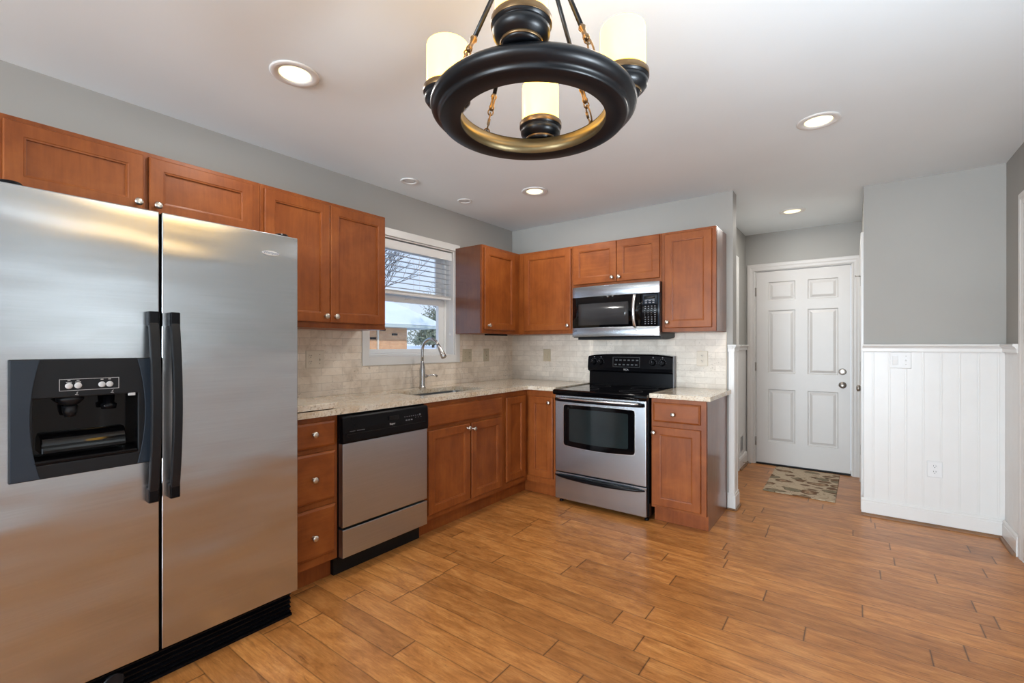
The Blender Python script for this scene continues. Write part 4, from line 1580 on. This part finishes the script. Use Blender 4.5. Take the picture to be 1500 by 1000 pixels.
for i in range(6):
    for j in range(2):
        x = 1.180 + i * 0.037 + (0.006 if j else 0)
        z = 1.083 + j * 0.038
        m.box(x, x + 0.020, v - 0.004, v + 0.0065 if j == 0 else v + 0.0025, z, z + 0.010)
m.build('display_print', PRINTR, bgd)
text('panel_lettering', 'RCA', 0.022, (1.285, -0.1046, 1.046), ROT_B, PRINT, bgd)


def bow_panel(T, u0, u1, z0, z1, v0, v1, bow, m=None, n=16):
    m = m or MB(T)
    pts = [(u0, v0)]
    front = [(u0 + (u1 - u0) * k / n, v1 + bow * (1 - (2 * k / n - 1) ** 2)) for k in range(n + 1)]
    poly = [(u0, v0)] + front + [(u1, v0)]
    A = [m.v((p[0], p[1], z0)) for p in poly]
    B = [m.v((p[0], p[1], z1)) for p in poly]
    N = len(poly)
    m.f(A)
    m.f(B)
    for i in range(N):
        m.f([A[i], A[(i + 1) % N], B[(i + 1) % N], B[i]], 0 < i < N - 2)
    return m


m = MB(TB)
m.box(RX0 + 0.002, RX1 - 0.010, 0.6255, 0.660, 0.252, 0.860)
od = m.build('oven_door', STEEL_X, rg, bev=0.006, bseg=3)
# window: outer black glass with softly curved lower edge, inner pane
def arch(u0, u1, z0, z1, sag, r=0.018):
    pts = []
    N = 14
    pts += [(u0, z1 - r), (u0 + r * 0.3, z1 - r * 0.3), (u0 + r, z1)]
    for k in range(1, N):
        t = k / N
        pts.append((u0 + r + (u1 - u0 - 2 * r) * t, z1 + sag * 0.6 * 0.25 * (1 - (2 * t - 1) ** 2)))
    pts += [(u1 - r, z1), (u1 - r * 0.3, z1 - r * 0.3), (u1, z1 - r), (u1, z0 + r), (u1 - r * 0.3, z0 + r * 0.3), (u1 - r, z0)]
    for k in range(1, N):
        t = k / N
        pts.append((u1 - r - (u1 - u0 - 2 * r) * t, z0 - sag * (1 - (2 * t - 1) ** 2)))
    pts += [(u0 + r, z0), (u0 + r * 0.3, z0 + r * 0.3), (u0, z0 + r)]
    return pts


m = MB(TB).prism(arch(0.996, 1.588, 0.462, 0.790, 0.014), 0.6602, 0.6615, 'v')
m.build('window_bezel', STEEL_EDGE, od)
m = MB(TB).prism(arch(1.000, 1.584, 0.466, 0.786, 0.014), 0.6616, 0.6630, 'v')
m.build('window_surround', GLASSB, od)
m = MB(TB).prism(arch(1.050, 1.535, 0.503, 0.757, 0.008, 0.010), 0.6631, 0.6636, 'v')
m.build('oven_window', GLASSO, od)
# handle bar: bowed steel bar over a black grip
m = MB(TB)
N = 24
path = []
for k in range(N + 1):
    t = k / N
    path.append((0.936 + (1.652 - 0.936) * t, 0.672 + 0.046 * math.sin(PI * t) ** 0.6, 0.826))
m.tube([(p[0], p[1], p[2]) for p in path], 0.0135, 12)
m.build('handle', BLACK, od)
m = MB(TB)
m.tube([(p[0], p[1] + 0.004, p[2] + 0.010) for p in path[1:-1]], 0.0085, 12)
m.build('handle_cap', STEEL_EDGE, od)
m = MB(TB).box(RX0 + 0.002, RX1 - 0.010, 0.6255, 0.658, 0.036, 0.246)
dr = m.build('warming_drawer', STEEL_X, rg, bev=0.004)
m = MB(TB)
pth = []
for k in range(N + 1):
    t = k / N
    pth.append((0.922 + (1.655 - 0.922) * t, 0.656 + 0.036 * math.sin(PI * t) ** 0.6, 0.222 - 0.004 * math.sin(PI * t)))
m.tube(pth, [0.006 + 0.010 * math.sin(PI * k / N) ** 0.5 for k in range(N + 1)], 12)
m.build('drawer_handle', BLACK, dr)
for (x, y) in ((0.945, 0.60), (1.65, 0.60), (0.945, 0.08), (1.65, 0.08)):
    m = MB(TB).lathe([(0.016, 0.0008), (0.016, 0.012), (0.008, 0.014), (0.008, 0.0345)], (x, y, 0), 'z', 16)
    m.build('foot', BLACK, rg)

# ------------------------------------------------------------------ microwave
mw = thing('microwave', (1.295, -0.2, 1.31), 'over-the-range stainless microwave with black glass door', 'microwave')
MX0, MX1 = 0.9235, 1.668
m = MB(TB).box(0.925, 1.667, 0.012, 0.362, 1.318, 1.738)
m.build('microwave_body', BLACK, mw)
m = MB(TB).prism([(0.012, 1.3175), (0.33, 1.3175), (0.33, 1.300), (0.20, 1.300), (0.012, 1.312)], 0.95, 1.660)
m.build('bottom_pan', CHAR, mw)
B = 0.022
m = bow_panel(TB, MX0, MX1, 1.651, 1.7385, 0.3625, 0.384, B)
m.build('top_vent_panel', STEEL_X, mw, bev=0.0015)


def bowv(u, base=0.384):
    t = (u - MX0) / (MX1 - MX0)
    return base + B * (1 - (2 * t - 1) ** 2)


def bow_sub(u0, u1, z0, z1, d0, d1, n=12):
    """piece following the bow of the front: from bow+d0 to bow+d1"""
    m = MB(TB)
    front = [(u0 + (u1 - u0) * k / n, bowv(u0 + (u1 - u0) * k / n) + d1) for k in range(n + 1)]
    back = [(u0 + (u1 - u0) * k / n, bowv(u0 + (u1 - u0) * k / n) + d0) for k in range(n, -1, -1)]
    poly = front + back
    A = [m.v((p[0], p[1], z0)) for p in poly]
    Bv = [m.v((p[0], p[1], z1)) for p in poly]
    N = len(poly)
    for i in range(N):
        m.f([A[i], A[(i + 1) % N], Bv[(i + 1) % N], Bv[i]], i < n)
    for k in range(n):
        m.f([A[k], A[k + 1], A[N - 2 - k], A[N - 1 - k]])
        m.f([Bv[k], Bv[k + 1], Bv[N - 2 - k], Bv[N - 1 - k]])
    return m


bow_panel(TB, MX0, MX1, 1.324, 1.3995, 0.3625, 0.384, B).build('bottom_trim', STEEL_X, mw, bev=0.002)
md = bow_sub(MX0 + 0.001, 1.528, 1.4005, 1.650, -0.020, 0.0).build('door', GLASSB, mw)
bow_sub(0.986, 1.430, 1.418, 1.596, 0.0002, 0.0012).build('door_window', GLASSG, md)
m = MB(TB)
N = 16
path = []
for k in range(N + 1):
    t = k / N
    path.append((1.482, bowv(1.482) + 0.004 + 0.030 * math.sin(PI * t) ** 0.7, 1.398 + 0.250 * t))
m.tube(path, 0.0125, 12)
m.build('handle', STEEL_EDGE, md)
cp = bow_sub(1.529, 1.655, 1.4005, 1.650, -0.020, 0.0008).build('control_panel', BLACK, mw)
bow_sub(1.6555, MX1, 1.4005, 1.650, -0.020, 0.0005).build('edge_strip', CHAR2, mw)
bow_sub(1.543, 1.650, 1.565, 1.642, 0.0009, 0.0014, 4).build('display_surround', CHAR2, cp)
bow_sub(1.555, 1.635, 1.608, 1.630, 0.0015, 0.0019, 4).build('display', DISP, cp)
m = MB(TB)
vv = bowv(1.6) + 0.0012
for j in range(9):
    z = 1.548 - j * 0.0165
    for i in range(4):
        if i < 3 and j in (2, 3, 4):
            ww = 0.003
        else:
            ww = 0.010
        x = 1.557 + i * 0.024
        vq = bowv(x + ww / 2) + 0.0012
        m.box(x, x + ww, vq - 0.002, vq, z, z + 0.005)
for i in range(3):
    x = 1.556 + i * 0.028
    vq = bowv(x + .008) + 0.0018
    m.box(x, x + 0.020, vq - 0.002, vq, 1.573, 1.582)
    m.box(x, x + 0.020, vq - 0.002, vq, 1.588, 1.597)
m.build('keypad', GREYB, cp)
text('logo_lettering', 'RCA', 0.014, (0.957, -(bowv(0.957) + 0.0022), 1.374), (PI / 2, 0, -0.10), BLACKM, mw)
m = MB(TB).lathe([(0.010, 0), (0.010, 0.002), (0.007, 0.003)], (1.495, bowv(1.495) + 0.0002, 1.372), 'v', 20)
m.build('round_emblem', STEEL_EDGE, mw)

# ------------------------------------------------------------------ rug
m = MB().prism([(2.207, 0.660), (2.722, 0.640), (2.732, 1.600), (2.197, 1.612)], 0.001, 0.009, 'z')
tag(m.build('door_rug', RUG, bev=0.003), 'small beige and brown leaf-patterned rug at the back door', 'rug')

# ------------------------------------------------------------------ ceiling lights
def downlight(x, y, R, lit, label):
    t = thing('recessed_light' if lit else 'small_ceiling_light', (x, y, H), label, 'light', 'lit recessed ceiling lights' if lit else 'small unlit recessed lights')
    m = MB()
    m.lathe([(R, -0.0006), (R, -0.004), (R * 0.94, -0.007), (R * 0.70, -0.006), (R * 0.66, -0.003), (R * 0.64, -0.0006)], (x, y, H), 'z', 48, cap='loop')
    m.build('trim_ring', TRIM, t)
    m = MB()
    m.lathe([(R * 0.635, -0.0007), (R * 0.635, -0.002), (R * 0.50, -0.0035), (R * 0.2, -0.004)], (x, y, H), 'z', 40)
    m.build('lens', CAN_LENS if lit else OFFLENS, t)
    if lit:
        lamp('bulb_light', 'AREA', (0, 0, -0.012), 8.0, (1, 0.965, 0.91), (0, 0, 0), R * 1.1, parent=t)
    return t


downlight(0.884, -2.778, 0.100, True, 'round lit downlight nearest the camera, above the refrigerator')
downlight(0.875, -0.888, 0.098, True, 'round lit downlight between chandelier and kitchen corner')
downlight(2.405, 0.898, 0.100, True, 'round lit downlight in the back hall ceiling')
downlight(2.692, -0.912, 0.099, True, 'round lit downlight right of the chandelier')
downlight(0.275, -1.607, 0.064, False, 'small unlit ceiling disc above the wall cabinets')
downlight(0.287, -1.034, 0.060, False, 'small unlit ceiling disc nearest the sink window')

# ------------------------------------------------------------------ chandelier
fwd = Vector((-math.sin(math.radians(36.647)), math.cos(math.radians(36.647)), 0))
CX, CY = 2.171, -2.8295
CZ = 1.2478
ch = thing('chandelier', (CX, CY, H), 'black ring chandelier with four lit candle shades', 'chandelier')
prof = [(0.187, 0.581), (0.190, 0.579), (0.236, 0.579), (0.2395, 0.5805), (0.241, 0.585), (0.242, 0.590), (0.247, 0.593), (0.255, 0.597), (0.2615, 0.604), (0.2635, 0.612),
        (0.261, 0.620), (0.254, 0.627), (0.243, 0.630), (0.200, 0.628), (0.190, 0.6265)]
m = MB()
m.lathe(prof, (CX, CY, CZ), 'z', 96, cap=False)
rg_ = m.build('ring', BRONZE, ch)
m = MB()
m.lathe([(0.1872, 0.5812), (0.1905, 0.6262), (0.1925, 0.6262), (0.1895, 0.5812)], (CX, CY, CZ), 'z', 96, cap='loop')
m.build('inner_band', GOLD, rg_)
yaw = math.radians(36.647)
th0 = math.atan2(fwd.y, fwd.x) - math.radians(8.6)
RC = 0.229
for k in range(4):
    a = th0 + k * PI / 2
    x, y = CX + RC * math.cos(a), CY + RC * math.sin(a)
    cup = MB()
    cup.lathe([(0.030, 0.6285), (0.040, 0.631), (0.0425, 0.635), (0.043, 0.639), (0.0455, 0.641), (0.054, 0.646), (0.0605, 0.655), (0.0615, 0.664), (0.058, 0.6685), (0.0585, 0.670), (0.0635, 0.672), (0.0640, 0.688), (0.060, 0.690), (0.058, 0.686), (0.020, 0.682)], (x, y, CZ), 'z', 40)
    cobj = cup.build('candle_cup', BRONZE, ch)
    m = MB()
    m.lathe([(0.0642, 0.6735), (0.0648, 0.6745), (0.0648, 0.6870), (0.0622, 0.6905), (0.0605, 0.6902)], (x, y, CZ), 'z', 40, cap='loop')
    m.lathe([(0.0430, 0.6355), (0.0442, 0.6360), (0.0460, 0.6405), (0.0440, 0.6412)], (x, y, CZ), 'z', 40, cap='loop')
    m.build('gold_rim', GOLDD, cobj)
    m = MB()
    m.lathe([(0.0545, 0.684), (0.0560, 0.688), (0.0560, 0.798), (0.0545, 0.804), (0.050, 0.8065), (0.047, 0.804), (0.047, 0.688)], (x, y, CZ), 'z', 40, cap='loop')
    m.build('glass_shade', CANDLE, cobj)
    m = MB()
    m.lathe([(0.012, 0.6835), (0.012, 0.75), (0.018, 0.775), (0.010, 0.795)], (x, y, CZ), 'z', 16)
    m.build('bulb', CANDLE, cobj)
    lamp('candle_light', 'POINT', (x - CX, y - CY, CZ + 0.85 - H), 0.8, (1, 0.95, 0.88), size=0.04, parent=ch)
# four hanging rods with chain links from the ring to the hub
hub = Vector((CX, CY, 2.36))
for k in range(4):
    a = th0 + PI / 4 + k * PI / 2
    b = Vector((CX + 0.224 * math.cos(a), CY + 0.224 * math.sin(a), CZ + 0.629))
    top = hub + Vector((0.020 * math.cos(a), 0.020 * math.sin(a), -0.02))
    d = (top - b).normalized()
    L = (top - b).length
    m = MB()
    m.tube([b + d * 0.112, b + d * (L)], 0.0058, 12)
    ro = m.build('rod', BRONZE, ch)
    m = MB()
    m.tube([b + d * 0.070, b + d * 0.074, b + d * 0.080, b + d * 0.086, b + d * 0.100, b + d * 0.106, b + d * 0.110, b + d * 0.116],
           [0.004, 0.0075, 0.0085, 0.006, 0.006, 0.009, 0.009, 0.006], 14)
    m.build('end_fitting', GOLDD, ro)
    n1 = d.orthogonal().normalized()
    n2 = d.cross(n1)
    m = MB()

    def link(c, ln, wd, nrm, r=0.0016):
        pts = []
        for i in range(17):
            t = 2 * PI * i / 16
            pts.append(c + d * (ln / 2 * math.cos(t)) + nrm * (wd / 2 * math.sin(t)))
        m.tube(pts, r, 7)
    link(b + d * 0.066, 0.017, 0.015, n1, 0.002)
    link(b + d * 0.040, 0.050, 0.023, n2, 0.0023)
    m.tube([b + d * 0.032 + n2 * 0.0115, b + d * 0.050 + n2 * 0.0115], 0.0040, 8)
    link(b + d * 0.012, 0.019, 0.016, n1, 0.002)
    m.lathe([(0.007, 0.0), (0.006, 0.003), (0.003, 0.006)], (b.x, b.y, b.z - 0.0005), 'z', 12)
    m.build('chain', GOLDD, ro)
m = MB()
m.lathe([(0.010, -0.06), (0.024, -0.05), (0.034, -0.030), (0.030, -0.012), (0.012, 0.0), (0.010, 0.05)], (CX, CY, 2.36), 'z', 32)
m.lathe([(0.065, H - 2.36 - 0.0005), (0.065, H - 2.36 - 0.010), (0.045, H - 2.36 - 0.022), (0.011, H - 2.36 - 0.028)], (CX, CY, 2.36), 'z', 40)
m.build('canopy', BRONZE, ch)

# fill light on a stand, added out of frame to brighten the ceiling
fl = thing('added_fill_stand', (3.26, -2.85, 0), 'added unseen fill light on a white stand, brightening the ceiling', 'lamp')
MB().lathe([(0.14, 0.001), (0.14, 0.015), (0.03, 0.03), (0.012, 0.04)], (3.26, -2.85, 0), 'z', 32).build('base', VINYL, fl)
MB().lathe([(0.012, 0.0405), (0.012, 1.10)], (3.26, -2.85, 0), 'z', 16).build('pole', VINYL, fl)
MB().lathe([(0.012, 1.1005), (0.08, 1.12), (0.21, 1.20), (0.213, 1.20), (0.213, 1.197), (0.08, 1.114), (0.013, 1.099)], (3.26, -2.85, 0), 'z', 32, cap='loop').build('fill_shade', VINYL, fl)
lamp('ceiling_fill', 'AREA', (0, 0, 1.185), 33, (0.77, 0.89, 1), (PI, 0, 0), 0.38, parent=fl)

# ------------------------------------------------------------------ outdoors
random.seed(7)
m = MB()
prof = [(-0.9, -0.35), (-4, -0.1), (-12, 0.85), (-19, 1.02), (-30, 1.18), (-45, 1.30), (-70, 1.33), (-120, 1.30)]
ys = (-60, 140)
vsA = [[m.v((x, y, z)) for (x, z) in prof] for y in ys]
for i in range(len(prof) - 1):
    m.f([vsA[0][i], vsA[0][i + 1], vsA[1][i + 1], vsA[1][i]])
tag(m.build('snowy_ground', SNOW), 'snow-covered ground outside the sink window', 'ground', kind='structure')
hs = thing('neighbour_house', (-20, 10, 1.0), 'tan brick house with snowy hip roof outside the window', 'house')
HX = -18.0
m = MB().box(HX - 9, HX, -3.0, 13.97, 0.7, 2.30)
m.build('brick_wall', BRICK, hs)
m = MB()
ex, ey, ez = HX + 0.9, 15.95, 2.52
m.prism([(-28.2, -4.0), (ex, -4.0), (ex, ey), (-28.2, ey)], 2.27, 2.43, 'z')
m.build('eave', EAVE, hs)
m = MB()
A = [m.v(p) for p in ((ex + 0.02, -4.0, 2.44), (ex + 0.02, ey, 2.44), (-28.3, ey, 2.44), (-28.3, -4.0, 2.44))]
Bq = [m.v(p) for p in ((ex + 0.02, -4.0, 2.56), (ex + 0.02, ey, 2.56), (-28.3, ey, 2.56), (-28.3, -4.0, 2.56))]
T1, T2 = m.v((-20.35, 1.5, 4.5)), m.v((-20.35, 13.08, 4.5))
m.f(A)
for i in range(4):
    m.f([A[i], A[(i + 1) % 4], Bq[(i + 1) % 4], Bq[i]])
m.f([Bq[0], Bq[1], T2, T1])
m.f([Bq[1], Bq[2], T2])
m.f([Bq[2], Bq[3], T1, T2])
m.f([Bq[3], Bq[0], T1])
m.build('snowy_roof', SNOW, hs)
for (y, z) in ((11.66, 1.93), (12.22 - 0.35, 2.16), (12.93, 1.98)):
    pass
for (y, z) in ((11.62, 1.66), (12.25, 2.14), (13.08, 1.90)):
    m = MB(TL).box(y - 0.19, y + 0.19, HX + 0.001, HX + 0.03, z - 0.055, z + 0.055)
    m.build('brick_vent', BLACKM, hs)
m = MB().box(HX + 0.001, HX + 0.09, 11.86, 11.95, 0.8, 2.27)
m.build('downspout', PLATEI, hs)


def tree(loc, h, seed, spread, label, name='bare_tree', depth=6, r0=0.12, lean=(0, 0)):
    rnd = random.Random(seed)
    m = MB()

    def grow(p, d, ln, r, k):
        q = p + d * ln
        mid = (p + q) / 2 + Vector((rnd.uniform(-1, 1), rnd.uniform(-1, 1), rnd.uniform(-1, 1))) * ln * 0.06
        m.tube([p, mid, q], [r, r * 0.85, r * 0.68], 5 if k < 3 else 3)
        if k >= depth:
            return
        for _ in range(rnd.choice((2, 3, 3)) if k < 4 else rnd.choice((2, 3))):
            nd = (d + Vector((rnd.uniform(-1, 1), rnd.uniform(-1, 1), rnd.uniform(-0.45, 0.8))) * spread).normalized()
            grow(q if rnd.random() < 0.7 else mid, nd, ln * rnd.uniform(0.62, 0.86), r * 0.62, k + 1)
    grow(Vector(loc), Vector((lean[0], lean[1], 1)).normalized(), h * 0.27, r0, 0)
    o = m.build(name, BARK, origin=loc)
    return tag(o, label, 'tree', 'bare winter trees outside the window')


tree((-15.4, 14.4, 0.9), 5.4, 5, 0.62, 'bare winter tree at the right of the window view', r0=0.07)
tree((-33.0, 17.5, 1.0), 12.0, 11, 0.75, 'spreading bare tree behind the snowy roof', r0=0.13)
tree((-13.0, 6.6, 0.8), 8.0, 21, 0.7, 'bare branches at the left of the window view', r0=0.09)


def bush(loc, rx, ry, rz, n, seed, label):
    rnd = random.Random(seed)
    t = thing('evergreen_tree', loc, label, 'tree', 'evergreens beyond the house')
    m = MB()
    for _ in range(n):
        while True:
            p = Vector((rnd.uniform(-1, 1), rnd.uniform(-1, 1), rnd.uniform(0, 1)))
            if (p.x ** 2 + p.y ** 2) ** 0.5 < (1.05 - p.z) * 1.0:
                break
        c = Vector((loc[0] + p.x * rx, loc[1] + p.y * ry, loc[2] + 0.3 + p.z * rz))
        s = rnd.uniform(0.10, 0.24)
        d1_ = Vector((rnd.uniform(-1, 1), rnd.uniform(-1, 1), rnd.uniform(-1, 0.6))).normalized()
        d2_ = d1_.orthogonal().normalized()
        m.f([m.v(tuple(c - d1_ * s)), m.v(tuple(c + d2_ * s * 0.35)), m.v(tuple(c + d1_ * s)), m.v(tuple(c - d2_ * s * 0.35))])
    m.build('foliage', LEAF, t)
    MB().tube([(loc[0], loc[1], loc[2] - 0.1), (loc[0], loc[1], loc[2] + rz * 0.9)], [0.12, 0.03], 8).build('trunk', BARK, t)


bush((-31, 29.5, 1.1), 2.6, 2.6, 4.4, 2300, 3, 'grey-green evergreen right of the brick house')
bush((-25.5, 23.2, 1.1), 1.6, 1.6, 3.0, 1200, 4, 'smaller evergreen just beyond the house corner')
bush((-36, 25.0, 1.1), 2.8, 2.8, 5.2, 2300, 8, 'taller evergreen showing above the roof slope')
bush((-46, 42.0, 1.2), 4, 4, 6.0, 1800, 9, 'distant evergreen low on the snowy horizon')
